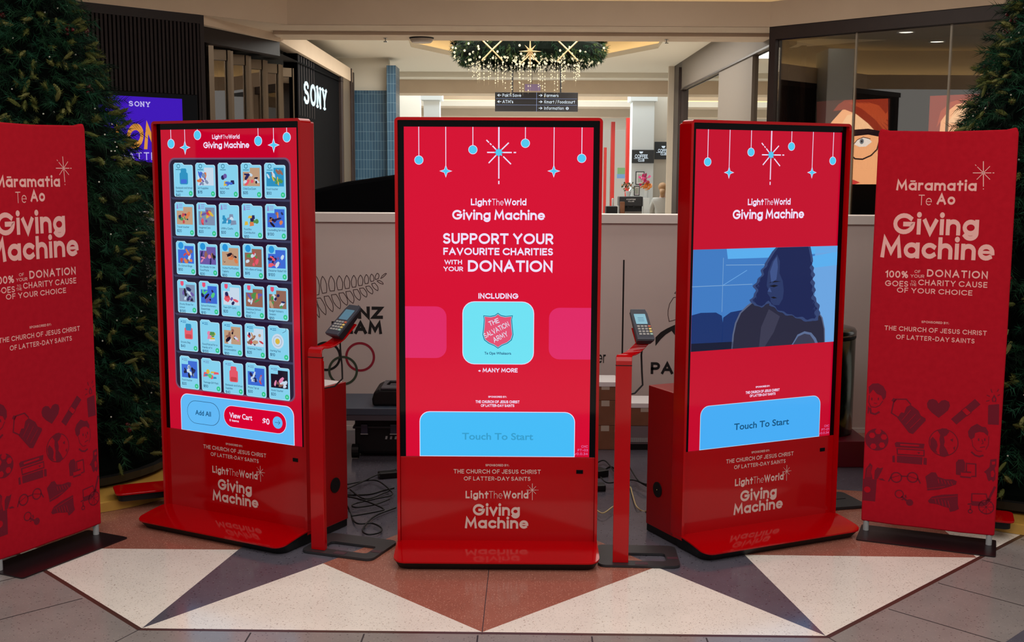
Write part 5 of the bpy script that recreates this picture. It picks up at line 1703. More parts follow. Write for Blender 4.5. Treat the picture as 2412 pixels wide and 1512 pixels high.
def terminal_stand(label, post, yaw, ptop, tcen, right, up, es):
    """post: front-left foot of the post, in plan; tcen: middle of the terminal's face"""
    e1, e2 = Vector((math.cos(yaw), math.sin(yaw))), Vector((-math.sin(yaw), math.cos(yaw)))
    og = Vector(post) - e1 * (.063 if yaw > -.2 else .040) - e2 * .030
    dx = .063 - (.063 if yaw > -.2 else .040)
    t = thing('card_terminal_stand', label, 'stand', (og.x, og.y, 0), yaw, 'red card terminal stands')
    inv = Matrix.Translation((og.x, og.y, 0)) @ Matrix.Rotation(yaw, 4, 'Z'); inv = inv.inverted()
    # base plate with window
    out = rrect_pts(0, 0, .355, .275, .035, n=6); inn = rrect_pts(.072, .062, .30, .165, .018, n=6)
    n = len(out); m = MB(CHAR)
    v = [(x, y, z) for z in (.003, .013) for x, y in out] + [(x, y, z) for z in (.003, .013) for x, y in inn]
    f = []
    for i in range(n):
        j = (i + 1) % n
        f += [(i, j, n + j, n + i), (2 * n + j, 2 * n + i, 3 * n + i, 3 * n + j), (n + i, n + j, 3 * n + j, 3 * n + i), (j, i, 2 * n + i, 2 * n + j)]
    m.add(v, f); bp_ = m.build('base_plate', t)
    m = MB(mat('maroon_mark', (60, 20, 34), .6)); m.box(.305, .352, .09, .118, .0125, .0142); m.box(.16, .215, .012, .045, .0125, .0142); m.build('plate_mark', bp_)  # two thin maroon rectangles on top of the plate
    # post
    m = MB(RED); m.box(.063 - dx, .131 - dx, .030, .048, .013, ptop); m.box(.066 - dx, .128 - dx, .046, .060, .013, ptop - .02); m.build('post', t, bevel=.002)
    # neck: a bent bar from the post to the back of the terminal
    nrm_ = right.cross(up).normalized()
    if nrm_.y > 0: nrm_ = -nrm_
    L3 = inv.to_3x3()
    rl, ul, nl, cl = L3 @ right, L3 @ up, L3 @ nrm_, inv @ tcen
    pc = Vector((.097 - dx, .030, ptop))
    wx = Vector((.034, 0, 0))
    low = cl - nl * .05 - ul * .34; hi = cl - nl * .05 + ul * .15
    path = [pc + Vector((0, .001, -.002)), pc + Vector((0, 0, .018)), pc + Vector((0, .006, .034)), pc + Vector((.004, .018, .042))]
    wd = [wx, wx, wx, wx]
    rh = rl.normalized() * .032
    for k in range(1, 7):
        s = k / 6; path.append(path[3].lerp(low, s) + Vector((0, 0, -.012 * math.sin(math.pi * s)))); wd.append(wx.lerp(rh, s))
    path += [low.lerp(hi, .5), hi]; wd += [rh, rh]
    m = MB(RED); sweep(m, path, wd, .007); m.build('neck', t, bevel=.0015)
    m = MB(BLACK); m.box(.062 - dx, .132 - dx, .029, .049, ptop - .003, ptop); m.build('seam', t)
    # the terminal
    w_, l_ = right.length, up.length
    T = Matrix((rl.normalized(), ul.normalized(), nl)).transposed().to_4x4(); T.translation = cl
    def tb(*mats):
        q = MB(*mats); q.T = T; return q
    m = tb(TBODY); h = w_ / 2
    m.prism([(-h, -l_ / 2), (h, -l_ / 2), (h, l_ * .34), (h * .86, l_ / 2), (-h * .86, l_ / 2), (-h, l_ * .34)], -.014, 0)
    ct = m.build('card_terminal', t, bevel=.003)
    m = tb(TUNDER)
    m.add([(-h, -l_ / 2, -.012), (h, -l_ / 2, -.012), (h, l_ * .45, -.012), (-h, l_ * .45, -.012), (-h * .8, -l_ * .40, -.05), (h * .8, -l_ * .40, -.05), (h * .8, l_ * .38, -.035), (-h * .8, l_ * .38, -.035)],
          [(0, 1, 2, 3), (4, 5, 6, 7), (0, 1, 5, 4), (1, 2, 6, 5), (2, 3, 7, 6), (3, 0, 4, 7)])
    m.build('terminal_back', ct, bevel=.002)
    m = tb(lit('terminal_screen_' + str(es), (150, 200, 216) if es > .5 else (92, 128, 146), .85), lit('terminal_ink', (90, 130, 160), .8))
    m.prism(rrect_pts(-h * .66, -.002, h * .66, l_ * .32, .002), 0, .0012)
    for k in range(3): m.box(-h * .35, h * .35, l_ * (.08 + .05 * k), l_ * (.092 + .05 * k), .0012, .0016, 1)
    m.build('terminal_screen', ct)
    for r in range(4):
        for c in range(4):
            x = -h * .66 + c * h * .42; y = -l_ * .075 - r * l_ * .085
            q = tb(TKEY if c < 3 else (TKEYR, TKEYY, TKEYY, TKEYG)[r])
            q.box(x, x + h * .30, y - l_ * .05, y, 0, .003); q.build('key', ct)
    # cable
    m = MB(RUBBER)
    c0 = cl - nl * .05 - ul * .32
    dn = [c0, c0 + Vector((-.004, .01, -.06)), c0 + Vector((0, .015, -.13)), c0 + Vector((.004, .01, -.19)), c0 + Vector((-.03, .0, -.225)), Vector((.097 - dx, .075, c0.z - .235)), Vector((.097 - dx, .066, c0.z - .40)), Vector((.097 - dx, .066, .2)), Vector((.097 - dx, .066, .02))]
    m.tube(dn, .004, 8); m.build('cable', t, smooth=True)
    return t


pLf, pLr = ground(733, 1293, .013), ground(1443, 1325, .013)
YL = pLf.y
cL = (at(814.6, 718.2, YL + .09) + at(801.5, 785, YL + .01)) / 2
terminal_stand('red card terminal stand left of the middle kiosk with its terminal tilted right', (pLf.x, pLf.y), math.radians(-20), at(748, 840, YL).z, cL, Vector((.063, -.043, -.003)), Vector((.087, .127, .111)), .3)
YR = pLr.y
cR = (at(1486, 732, YR + .15) + at(1539, 793, YR)) / 2
terminal_stand('red card terminal stand between the middle and right kiosks with a bright terminal', (pLr.x, pLr.y), math.radians(-2.5), at(1465, 860, YR).z, cR, Vector((.075, .0106, -.001)), Vector((-.0217, .154, .109)), .9)

# ------------------------------------------------------------------ trees on gold platforms
rng = random.Random(21)
NG = [mat('needle_green', (30, 66, 42), .7, 0, .12), mat('needle_dark', (13, 28, 20), .75, 0, .1), mat('needle_blue_green', (34, 78, 56), .7, 0, .12)]
OL = [mat('tip_olive', (92, 98, 50), .7, 0, .12), mat('tip_pale', (122, 122, 72), .7, 0, .12)]
TIPZ, RMAX = 3.0, .655


def trad(z):
    return RMAX * min(1.0, max(0.0, (TIPZ - z) / 1.85)) ** .88


def tree(label, x, y, rot):
    t = thing('christmas_tree', label, 'tree', (x, y, 0), rot, 'decorated christmas trees')
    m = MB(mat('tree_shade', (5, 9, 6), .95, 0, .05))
    m.lathe([(.60, .11), (.60, .14)] + [(trad(z) * .80, z) for z in [.2 + .2 * k for k in range(14)]] + [(.0, 2.95)], seg=28); m.build('shade_core', t)  # solid near-black core: shade between the boughs put into its colour
    m = MB(mat('trunk', (60, 44, 34), .8)); m.tube([(0, 0, .055), (0, 0, 2.9)], [.06, .015], 10); m.build('trunk', t)
    m = MB(mat('tree_tray', (24, 22, 20), .5)); m.lathe([(.0, .055), (.58, .055), (.63, .075), (.64, .115), (0, .115)], seg=40); m.build('tray', t)
    f = MB(*NG)
    for i in range(4000):
        z = .24 + 2.76 * (1 - math.sqrt(rng.random())) if rng.random() < .45 else rng.uniform(.24, 2.98)
        th = rng.uniform(0, 6.283); r = trad(z) * rng.uniform(.76, 1.0)
        o = Vector((math.cos(th), math.sin(th), 0))
        d = (o + Vector((rng.uniform(-.55, .55), rng.uniform(-.55, .55), rng.uniform(-.75, .25)))).normalized()
        c = Vector((r * o.x, r * o.y, z)); mi = rng.choice((0, 0, 1, 1, 2))
        ln = rng.uniform(.10, .17)
        a = d.orthogonal().normalized(); b = d.cross(a)
        nn = 32
        for k in range(nn):
            tt = (k + rng.random()) / nn; ph = rng.uniform(0, 6.283)
            root = c + d * (tt * ln - .05)
            dd = (d * .75 + (a * math.cos(ph) + b * math.sin(ph)) * .75).normalized()
            sd = dd.cross(Vector((math.sin(ph * 3), math.cos(ph * 2), .3))).normalized() * .0019
            L_ = rng.uniform(.035, .065)
            tip = root + dd * L_ + Vector((0, 0, -.008))
            f.add([root - sd, root + sd, tip], [(0, 1, 2)], mi)
    f.build('foliage', t, fixn=False)
    f = MB(*OL)
    for i in range(900):
        z = .16 + 2.75 * (1 - math.sqrt(rng.random())) if rng.random() < .5 else rng.uniform(.16, 2.9)
        th = rng.uniform(0, 6.283); r = trad(z) * rng.uniform(.93, 1.02)
        o = Vector((math.cos(th), math.sin(th), 0))
        d = (o + Vector((rng.uniform(-.7, .7), rng.uniform(-.7, .7), rng.uniform(-1.0, .7)))).normalized()
        c = Vector((r * o.x, r * o.y, z)); L_ = rng.uniform(.05, .085); R_ = rng.uniform(.008, .012)
        f.tube([c, c + d * L_ * .3, c + d * L_ * .75, c + d * L_], [R_ * .5, R_, R_ * .9, R_ * .2], 6, rng.choice((0, 0, 1)))
        a = d.orthogonal().normalized(); b = d.cross(a)
        for k in range(36):
            ph = rng.uniform(0, 6.283); s = a * math.cos(ph) + b * math.sin(ph)
            root = c + d * L_ * rng.uniform(.1, .9) + s * R_ * .7
            tip = root + (d * .8 + s * .6).normalized() * .021
            w = d.cross(s) * .0020
            f.add([root - w, root + w, tip], [(0, 1, 2)], 0)
    f.build('branch_tips', t, fixn=False)
    BER = mat('red_berry', (92, 8, 20), .3)
    n_b = 34
    for i in range(n_b):
        z = rng.uniform(.3, 2.75); th = i * 2.39996 + rng.uniform(-.2, .2); r = trad(z) * 1.0
        c = Vector((r * math.cos(th), r * math.sin(th), z))
        q = MB(BER)
        for k in range(6): q.ball(c + Vector((rng.uniform(-.024, .024), rng.uniform(-.024, .024), rng.uniform(-.024, .024))), 0.0095, seg=8, rings=6)
        q.build('berry_cluster', t, smooth=True)
    q = MB(mat('clear_bulb', (220, 220, 205), .1))
    for i in range(260):
        z = rng.uniform(.3, 2.9); th = rng.uniform(0, 6.283); r = trad(z) * rng.uniform(.94, 1.0)
        q.ball((r * math.cos(th), r * math.sin(th), z), .0048, seg=6, rings=4)
    tag(q.build('fairy_lights', t), kind='stuff')
    return t


TL, TR = (-2.54, 6.25), (2.75, 5.97)
proto = tree('tall fir christmas tree behind the left banner with red berries', TL[0], TL[1], 0)
t2 = proto.copy(); C.objects.link(t2); t2.location = (TR[0], TR[1], 0); t2.rotation_euler = (0, 0, 2.1)
t2['label'] = 'tall fir christmas tree cut by the right edge behind the right banner'
for ch in list(proto.children):
    c_ = ch.copy(); C.objects.link(c_); c_.parent = t2
for (x, y), lab, pr_ in ((TL, 'gold round platform under the left christmas tree', .86), ((TR[0] + .05, TR[1]), 'gold round platform under the right christmas tree', .80)):
    t = thing('tree_platform', lab, 'platform', (x, y, 0), 0, 'gold tree platforms')
    m = MB(GOLD); m.lathe([(pr_, .002), (pr_, .048), (pr_ - .01, .052), (0, .052)], seg=64); m.build('board', t)
# red display bases beside the platforms
for (px, py, yaw, lab) in ((352, 1150, 24, 'red base plate with black rim lying on the gold platform behind the left kiosk'), (2350, 1218, -20, 'red base plate lying on the gold platform behind the right banner')):
    P = ground(px, py, .09)
    t = thing('display_base', lab, 'base', (P.x, P.y, .053), math.radians(yaw))
    sx = .17 if px < 1000 else .07
    m = MB(RED); m.prism(rrect_pts(-sx, -.08, sx, .10, .03, n=4), .034, .044); m.build('top_plate', t, bevel=.002)
    m = MB(RUBBER); m.prism(rrect_pts(-sx + .015, -.065, sx - .015, .085, .03, n=4), 0, .034); m.build('rim', t)
P = ground(1985, 1182)
m = MB(CHAR); m.prism(rrect_pts(-.20, -.13, .07, .13, .03, n=5), .002, .016); m.prism(rrect_pts(-.16, .0, .02, .06, .01), .016, .019)
o = m.build('floor_plate', loc=(P.x, P.y, 0), rotz=.25, bevel=.002); tag(o, 'flat black stand foot on the floor behind the right kiosk', 'plate')

# ------------------------------------------------------------------ white hoarding across the court
HY = 7.428
hd = thing('hoarding', 'waist high white hoarding with black team graphics across the back', 'hoarding', (0, HY, 0))
m = MB(HOARD); m.box(-3.4, 3.6, 0, .08, .0, 1.372); m.box(-3.4, -3.32, .08, 2.6, 0, 1.372); m.box(3.52, 3.6, .08, 2.6, 0, 1.372); m.build('panel', hd)
m = MB(HCAP); m.box(-3.42, 3.62, -.025, .16, 1.372, 1.430); m.build('cap', hd, bevel=.003)
m = MB(HCAP); m.box(-3.4, 3.6, -.006, 0, 0, .03); m.build('baseboard', hd)
m = MB(BLACK)
x0 = at(1468, 700, HY).x; m.box(x0 - .005, x0 + .005, -.001, .002, .06, at(1468, 612, HY).z); m.build('panel_joint', hd)
FH = Frame((0, HY, 0), 0, -.0008)
d = Draw(FH, (720, 560, 3.78))
FERN = mat('fern_line', (58, 26, 30), .6)
UP = [((85, 512), (118, 505), (95, 345)), ((150, 495), (186, 488), (150, 343)), ((218, 475), (256, 472), (226, 340)), ((288, 465), (325, 461), (298, 338)), ((354, 453), (388, 449), (365, 335)), ((415, 441), (446, 438), (428, 334)), ((472, 426), (503, 423), (488, 332)), ((530, 409), (556, 405), (540, 327)),
      ((582, 390), (606, 384), (586, 323)), ((622, 372), (646, 364), (638, 315)), ((668, 362), (680, 340), (719, 320))]
DN = [((66, 575), (85, 560), (122, 710)), ((93, 540), (132, 535), (178, 685)), ((164, 522), (203, 517), (240, 658)), ((229, 508), (270, 503), (305, 632)), ((296, 493), (335, 488), (367, 600)), ((358, 479), (397, 475), (422, 583)), ((424, 464), (460, 460), (480, 556)), ((480, 450), (514, 446), (540, 528)), ((536, 433), (567, 429), (593, 500)),
      ((588, 409), (614, 402), (642, 470)), ((636, 383), (655, 379), (690, 413))]
for a, b_, tp in UP + DN:
    a, b_, tp = Vector(a), Vector(b_), Vector(tp)
    mdir = tp - (a + b_) / 2; sd = (b_ - a) * .5
    pts = [a]
    for s, wv in ((.25, 1.35), (.5, 1.45), (.75, 1.05), (.92, .45)): pts.append((a + b_) / 2 + mdir * s - sd * wv)
    pts.append(tp)
    for s, wv in ((.92, .45), (.75, 1.05), (.5, 1.45), (.25, 1.35)): pts.append((a + b_) / 2 + mdir * s + sd * wv)
    pts.append(b_)
    d.pline([tuple(p) for p in pts], .0042, FERN, 1, True)
# a second fern set, on the panels hidden by the kiosks' neighbours
d.build('fern_drawing', hd)
d.Z = (720, 560, 3.78)
d.ptext('NZ', (466, 722), (688, 722), (470, 612), .27, INK, 1, .14); d.build('team_lettering', hd)
d.ptext('TEAM', (232, 856), (680, 856), (240, 744), .27, INK, 1, .12)
d.build('team_lettering', hd)
d = Draw(FH, (720, 560, 3.78))
RB = [((485, 1060), mat('ring_red', (150, 16, 44), .6), 2), ((333, 1182), mat('ring_green', (56, 70, 52), .6), 3), ((182, 1055), INK, 2), ((30, 1182), mat('ring_yellow', (190, 150, 50), .6), 3), ((-120, 1055), mat('ring_blue', (40, 80, 150), .6), 2)]
for c, mm, ly in RB:
    q = d.p(*c)
    d.line([(q[0] + .0905 * math.cos(a), q[1] + .0905 * math.sin(a)) for a in [k * math.pi / 24 for k in range(48)]], .0155, mm, ly, True)
d.build('ring_emblem', hd)
d = Draw(FH, (1440, 660, 3.437))
d.ptext('PARA', (318, 760), (690, 760), (322, 664), .23, INK, 1, .1); d.build('team_lettering', hd)
d.ppoly([(357, 533), (357, 462), (400, 420), (450, 390), (522, 357), (600, 340), (600, 420), (560, 470), (522, 455), (488, 410), (440, 440), (400, 478)], INK, 1)
d.pline([(468, 334), (458, 280), (460, 240), (472, 190), (504, 140), (540, 134), (560, 200), (545, 290), (520, 320)], .004, FERN, 1, True)
d.pline([(512, 106), (530, 84), (550, 40), (570, 60), (560, 110)], .004, FERN, 1, True)
d.build('fern_emblem', hd)
d.Z = (900, 660, 3.437)
d.ptext('partner', (1560, 670), (1810, 670), (1560, 574), .15, INK, 1, .16)
d.build('partner_lettering', hd)

# things around the hoarding
m = MB(VOID)
prof = [(at(255, 380, 8.6).x, 1.0), (at(262, 376, 8.6).x, at(262, 376, 8.6).z), (at(355, 393, 8.6).x, at(355, 393, 8.6).z), (at(520, 452, 8.6).x, at(520, 452, 8.6).z), (at(740, 446, 8.6).x, at(740, 446, 8.6).z), (at(815, 428, 8.6).x, at(815, 428, 8.6).z), (at(925, 412, 8.6).x, at(925, 412, 8.6).z), (at(985, 404, 8.6).x, at(985, 404, 8.6).z), (at(985, 404, 8.6).x, 0), (at(255, 380, 8.6).x, 0)]
m.prism(prof, 8.6, 9.3, 0, axis='y')
o = m.build('draped_counter', bevel=.03); tag(o, 'long black cloth draped over raised counters behind the hoarding on the left', 'cloth')
pl = thing('plinth', 'low dark red plinth under the steel bin beside the right banner', 'plinth', (2.2, 6.85, 0))
m = MB(mat('dark_red_plinth', (112, 8, 34), .4)); m.box(-.60, -.12, -.33, .20, 0, .155); m.build('body', pl, bevel=.004)
bn = thing('waste_bin', 'round brushed steel waste bin standing on the dark red plinth', 'bin', (1.855, 6.80, .155))
m = MB(mat('bin_steel', (92, 94, 84), .18, 1.0)); m.lathe([(.190, 0), (.196, .01), (.196, .60), (0, .60)], seg=48); m.build('drum', bn, smooth=False)
m = MB(BLACK); m.lathe([(.1975, .575), (.1985, .58), (.1985, .588), (.1975, .592)], seg=48); m.build('band', bn)
m = MB(STEEL); m.lathe([(.199, .592), (.200, .615), (.19, .632), (.12, .650), (0, .656)], seg=48); m.build('lid', bn, smooth=True)
for o in bn.children:
    for p in o.data.polygons: p.use_smooth = len(p.vertices) == 4
# boxes
def carton(label, px0, px1, pyb, pyt, Y, depth, white=False, z0=None):
    a, b_ = at(px0, pyb, Y), at(px1, pyt, Y)
    z0 = max(0.0, a.z) if z0 is None else z0
    t = thing('cardboard_box', label, 'box', (a.x, Y, z0), 0, 'cardboard boxes stacked by the hoarding')
    w_, h_ = b_.x - a.x, b_.z - z0
    m = MB(CARD); m.box(0, w_, 0, depth, 0, h_); m.build('carton', t, bevel=.004)
    m = MB(TAPE); m.box(w_ * .45, w_ * .45 + .05, -.001, depth, h_ * .999, h_ + .001); m.box(w_ * .45, w_ * .45 + .05, -.0012, 0, h_ * .78, h_); m.build('tape', t)
    if white:
        m = MB(PAPER); m.box(-.005, w_ + .005, -.005, depth * .8, h_ + .001, h_ + .03); m.build('paper_lid', t, bevel=.002)
    return z0 + h_


BY = 6.92
z1 = carton('bottom cardboard box of the stack right of the middle kiosk', 1385, 1452, 1060, 1003, BY, .30, z0=0)
z1 = carton('middle cardboard box of the stack right of the middle kiosk', 1385, 1454, 1003, 944, BY, .30, z0=z1 + .001)
z1 = carton('top cardboard box with white lid on the stack right of the middle kiosk', 1385, 1455, 943, 911, BY, .30, True, z0=z1 + .001)
cb = thing('clear_crate', 'clear plastic tray on black feet under a box beside the right kiosk', 'crate', (at(1478, 1060, BY).x, BY, 0))
wx_ = at(1545, 1060, BY).x - at(1478, 1060, BY).x
m = MB(BLACK); m.box(0, wx_, 0, .3, 0, .035); m.build('feet', cb)
m = MB(mat('frosted_plastic', (122, 112, 116), .3)); m.box(0, wx_, 0.005, .295, .035, .150); m.build('tray', cb, bevel=.003)
m = MB(GREYM)
for k in range(12): m.box(.01 + k * (wx_ - .02) / 12, .022 + k * (wx_ - .02) / 12, -.003, .006, .05, .075)
m.build('spool_row', cb)
z2 = carton('cardboard box with white lid on the clear tray beside the right kiosk', 1478, 1546, 1013, 961, BY, .30, True, z0=.151)
# flight case, lid and bag
CY = 6.70
hc = thing('hard_case', 'black wheeled hard case standing between the left and middle kiosks', 'case', (at(836, 1080, CY).x, CY, 0))
cwid = at(985, 1080, CY).x - at(836, 1080, CY).x; chz = at(850, 985, CY).z
m = MB(BLACK); m.box(0, cwid, 0, .36, .02, chz); m.build('shell', hc, bevel=.02, segs=3)
m = MB(mat('case_rib', (24, 23, 28), .5)); m.box(-.01, cwid, -.01, .37, chz * .74, chz * .80); m.build('rim', hc, bevel=.004)
for k in (.16, .62):
    m = MB(mat('case_latch', (46, 44, 62), .4)); m.box(k * cwid - .02, k * cwid + .02, -.022, 0, chz * .62, chz * .86); lt = m.build('latch', hc, bevel=.004)
    m = MB(GREYM); m.box(k * cwid - .022, k * cwid + .022, -.026, -.02, chz * .61, chz * .63); m.build('latch_bar', lt)
for k in (.02, .9):
    m = MB(RUBBER); m.tube([(k * cwid - .02, -.02, .045), (k * cwid + .02, -.02, .045)], .042, 16); m.build('wheel', hc)
d = Draw(Frame((hc.location.x, CY, 0), 0, -.001))
for k in range(3): d.poly([(cwid * .48 + k * .028, chz * .47), (cwid * .48 + .012 + k * .028, chz * .47), (cwid * .48 + .016 + k * .028, chz * .55), (cwid * .48 + .004 + k * .028, chz * .55)], GREYM, 1)
d.build('stud_marks', hc)
a, b_ = at(770, 979, 6.62), at(1010, 960, 6.62)
tp = thing('table_top', 'flat slate blue panel lying across the black hard case', 'panel', (a.x, 6.62, chz + .002))
m = MB(mat('slate_blue_lid', (60, 70, 84), .45), mat('slate_edge', (70, 66, 74), .5)); m.box(0, b_.x - a.x, 0, .45, 0, .035, 1); m.box(-.005, b_.x - a.x + .005, -.005, .455, .035, .075, 0); m.build('board', tp, bevel=.003)
bx = at(877, 947, 6.68); bg = thing('soft_bag', 'black padded soft bag with grey top lying on the slate blue panel', 'bag', (bx.x, 6.68, chz + .078))
m = MB(BLACK); m.prism([(0, 0), (.26, 0), (.27, .03), (.26, .085), (.22, .10), (.04, .10), (.01, .085), (-.003, .04)], 0, .28, 0, axis='y'); m.build('body', bg, bevel=.015, segs=3)
m = MB(mat('bag_grey', (70, 66, 72), .7)); m.box(.05, .25, .0, .25, .098, .112); m.build('top_pocket', bg, bevel=.006)
m = MB(BLACK); m.tube([(.08, .1, .108), (.10, .1, .128), (.18, .1, .128), (.20, .1, .108)], .008, 8); m.build('handle', bg)


# ------------------------------------------------------------------ cables on the floor
def smooth_path(pts, n=8):
    out = []
    for i in range(len(pts) - 1):
        p0, p1, p2, p3 = pts[max(i - 1, 0)], pts[i], pts[i + 1], pts[min(i + 2, len(pts) - 1)]
        for k in range(n):
            t = k / n
            out.append(0.5 * ((2 * p1) + (p2 - p0) * t + (2 * p0 - 5 * p1 + 4 * p2 - p3) * t * t + (3 * p1 - p0 - 3 * p2 + p3) * t ** 3))
    return out + [pts[-1]]


NCAB = [0]


def cable(label, pts, r, m_, Z, group=None, z0=None, zend=None):
    NCAB[0] += 1; lift = r + .001 + (NCAB[0] % 5) * .0088          # crossing cables lie over one another
    P = [ground(Z[0] + x / Z[2], Z[1] + y / Z[2], lift) for x, y in pts]
    if z0: P[0] = z0
    if zend: P[-1] = zend
    q = MB(m_); q.tube(smooth_path(P), r, 8)
    tag(q.build('cable', smooth=True), label, 'cable', group)


ZL3, ZC3 = (280, 1000, 3.6545), (900, 1040, 3.204)
hole = KL.matrix_basis @ Vector((.425, .235, .225)); holeR = KR.matrix_basis @ Vector((-.425, .235, .225))
gl_ = 'black cables tangled between the left and middle kiosks'
cable('black cable looping forward out of the left kiosk cable hole', [(1890, 640), (1975, 720), (2040, 845), (2180, 850), (2260, 890), (2240, 930), (2140, 945), (2100, 900), (2200, 790), (2385, 715)], .0042, RUBBER, ZL3, None, hole)
cable('black cable coiled in an oval between the left and middle kiosks', [(1965, 515), (2150, 480), (2240, 490), (2340, 570), (2340, 610), (2200, 640), (2020, 685), (2040, 712), (2200, 690), (2330, 640)], .004, RUBBER, ZL3, gl_)
for pts in ([(1965, 550), (2100, 490), (2230, 430), (2385, 385)], [(1970, 620), (2100, 650), (2270, 720), (2240, 745), (2000, 788)], [(1960, 605), (2150, 600), (2280, 565), (2370, 545)], [(1990, 560), (2120, 640), (2280, 590), (2330, 570)]):
    cable('thin black cable lying in the tangle between the left and middle kiosks', pts, .004, RUBBER, ZL3, gl_)
P = ground(280 + 2320 / 3.6545, 1000 + 455 / 3.6545)
m = MB(RUBBER); m.box(-.055, .055, -.03, .03, 0, .035); o = m.build('power_adapter', loc=(P.x, P.y, 0), rotz=.35, bevel=.006); tag(o, 'black power adapter on the floor left of the middle kiosk', 'adapter')
gr_ = 'black cables behind the right terminal stand'
for pts in ([(1600, 190), (1640, 150), (1690, 150), (1760, 240), (1800, 300)], [(1650, 270), (1700, 310), (1800, 300), (1900, 290), (1995, 335)], [(1860, 180), (1930, 290), (1995, 322)], [(1640, 240), (1720, 190), (1770, 215)]):
    cable('thin black cable on the floor between the middle and right kiosks', pts, .004, RUBBER, ZC3, gr_)
P = ground(900 + 1640 / 3.204, 1040 + 258 / 3.204)
m = MB(RUBBER); m.box(-.035, .035, -.045, .045, 0, .04); o = m.build('power_adapter', loc=(P.x, P.y, 0), rotz=.5, bevel=.006); tag(o, 'black power adapter on the floor right of the middle kiosk, further back', 'adapter')
P = ground(900 + 1640 / 3.204, 1040 + 365 / 3.204)
m = MB(RUBBER); m.box(-.03, .03, -.035, .035, 0, .035); o = m.build('power_adapter', loc=(P.x, P.y, 0), rotz=.1, bevel=.006); tag(o, 'black power adapter on the floor right of the middle kiosk, nearer the front', 'adapter')
YEL = mat('cream_cable', (190, 170, 120), .5)
cable('cream cable hanging out of the right kiosk cable hole', [(2075, 470), (2000, 520), (1925, 495), (1890, 400), (1875, 345), (1855, 350)], .0035, YEL, ZC3, None, holeR)
cable('cream cable on the floor beside the middle kiosk base', [(1600, 500), (1665, 540), (1745, 490), (1800, 470)], .0035, YEL, ZC3)

# ------------------------------------------------------------------ coffee counter far behind
QY = 21.2
ct = thing('coffee_counter', 'pale coffee counter far behind the hoarding', 'counter', (0, QY, 0))
xq0, xq1 = at(1405, 480, QY).x, at(1531, 480, QY).x
m = MB(WALLP); m.box(xq0, xq1, 0, .7, 0, .90); m.build('body', ct)
m = MB(mat('counter_top_tan', (150, 120, 96), .4)); m.box(xq0 - .03, xq1 + .03, -.03, .75, .90, .94); m.build('worktop', ct)


def onc(name, label, cat, px0, px1, pyt, mt, depth=.3, Y=QY + .1, zb=.941, bev=.01):
    a, b_ = at(px0, pyt, Y), at(px1, pyt, Y)
    m = MB(mt); m.box(a.x, b_.x, Y, Y + depth, zb, a.z); o = m.build(name, bevel=bev)
    return tag(o, label, cat)


cm = thing('coffee_machine', 'dark grey coffee machine on the far counter', 'coffee machine', (0, QY + .2, .941))
a, b_ = at(1459, 463, QY + .2), at(1514, 497, QY + .2)
h_ = a.z - .941
m = MB(CHAR); m.box(a.x, b_.x, 0, .4, h_ * .45, h_); m.box(a.x + .02, b_.x, .15, .4, 0, h_ * .5); m.build('body', cm, bevel=.01)
m = MB(STEEL); m.box(a.x + .03, b_.x - .02, -.02, .3, 0, .05); m.build('drip_tray', cm)
m = MB(RUBBER)
for k in (.35, .6): m.tube([(a.x + k * (b_.x - a.x), -.01, h_ * .42), (a.x + k * (b_.x - a.x), -.12, h_ * .40)], .018, 8)
m.build('group_handle', cm)
FQ = Frame((0, QY + .2, .0), 0, -.002)
d = Draw(FQ, (1400, 280, 6.3))
d.mb.T = Matrix.Translation((0, 0, -.941))
d.ptext('COFFEE', (475, 1203), (612, 1203), (475, 1186), .2, PAPER); d.ptext('CLUB', (500, 1232), (590, 1232), (500, 1216), .2, PAPER)
d.build('lettering', cm)
onc('takeaway_cup', 'brown paper cup on the far counter before the coffee machine', 'cup', 1461, 1472, 475, CARD, .1, QY + .05)
onc('tray_stack', 'dark tray stack at the left end of the far counter', 'tray', 1428, 1455, 486, BLACK, .3, QY + .05)
onc('menu_holder', 'pale menu card standing on the far counter left of the coffee machine', 'menu', 1441, 1446, 467, PAPER, .03, QY + .4)
onc('till_screen', 'white till screen on the far counter beside the flowers', 'till', 1516, 1531, 466, WHITEP, .05, QY + .15)
pp = thing('potted_plant', 'small potted plant with orange flowers on the coffee machine', 'plant', (at(1480, 460, QY + .4).x, QY + .4, .941 + h_))
m = MB(WHITEP); m.lathe([(.04, 0), (.055, .10), (0, .10)], seg=16); m.build('pot', pp)
rng = random.Random(3)
m = MB(mat('leaf_green', (60, 92, 52), .6), mat('orange_bloom', (206, 130, 90), .6))
for i in range(60):
    a_ = rng.uniform(0, 6.28); r_ = rng.uniform(.02, .13)
    p_ = Vector((r_ * math.cos(a_), r_ * math.sin(a_), .12 + rng.uniform(0, .12))); n_ = Vector((rng.uniform(-1, 1), rng.uniform(-1, 1), rng.uniform(-.3, 1))).normalized() * .045
    s_ = n_.orthogonal().normalized() * .014
    m.add([p_ - s_, p_ + n_ * .5 - s_ * 1.5, p_ + n_, p_ + n_ * .5 + s_ * 1.5], [(0, 1, 2, 3)], 0 if i % 3 else 1)
m.build('leaves', pp, fixn=False)
va_ = thing('flower_vase', 'white vase of pink and orange flowers on the far counter', 'vase', (at(1522, 450, QY + .3).x, QY + .3, .941))
vz = at(1522, 444, QY + .3).z - .941
m = MB(WHITEP); m.lathe([(.045, 0), (.05, .05), (.035, vz * .8), (.045, vz), (0, vz)], seg=18); m.build('vase', va_)
m = MB(mat('pink_bloom', (226, 60, 130), .6), mat('orange_bloom2', (240, 150, 60), .6), mat('leaf_green', (60, 92, 52), .6))
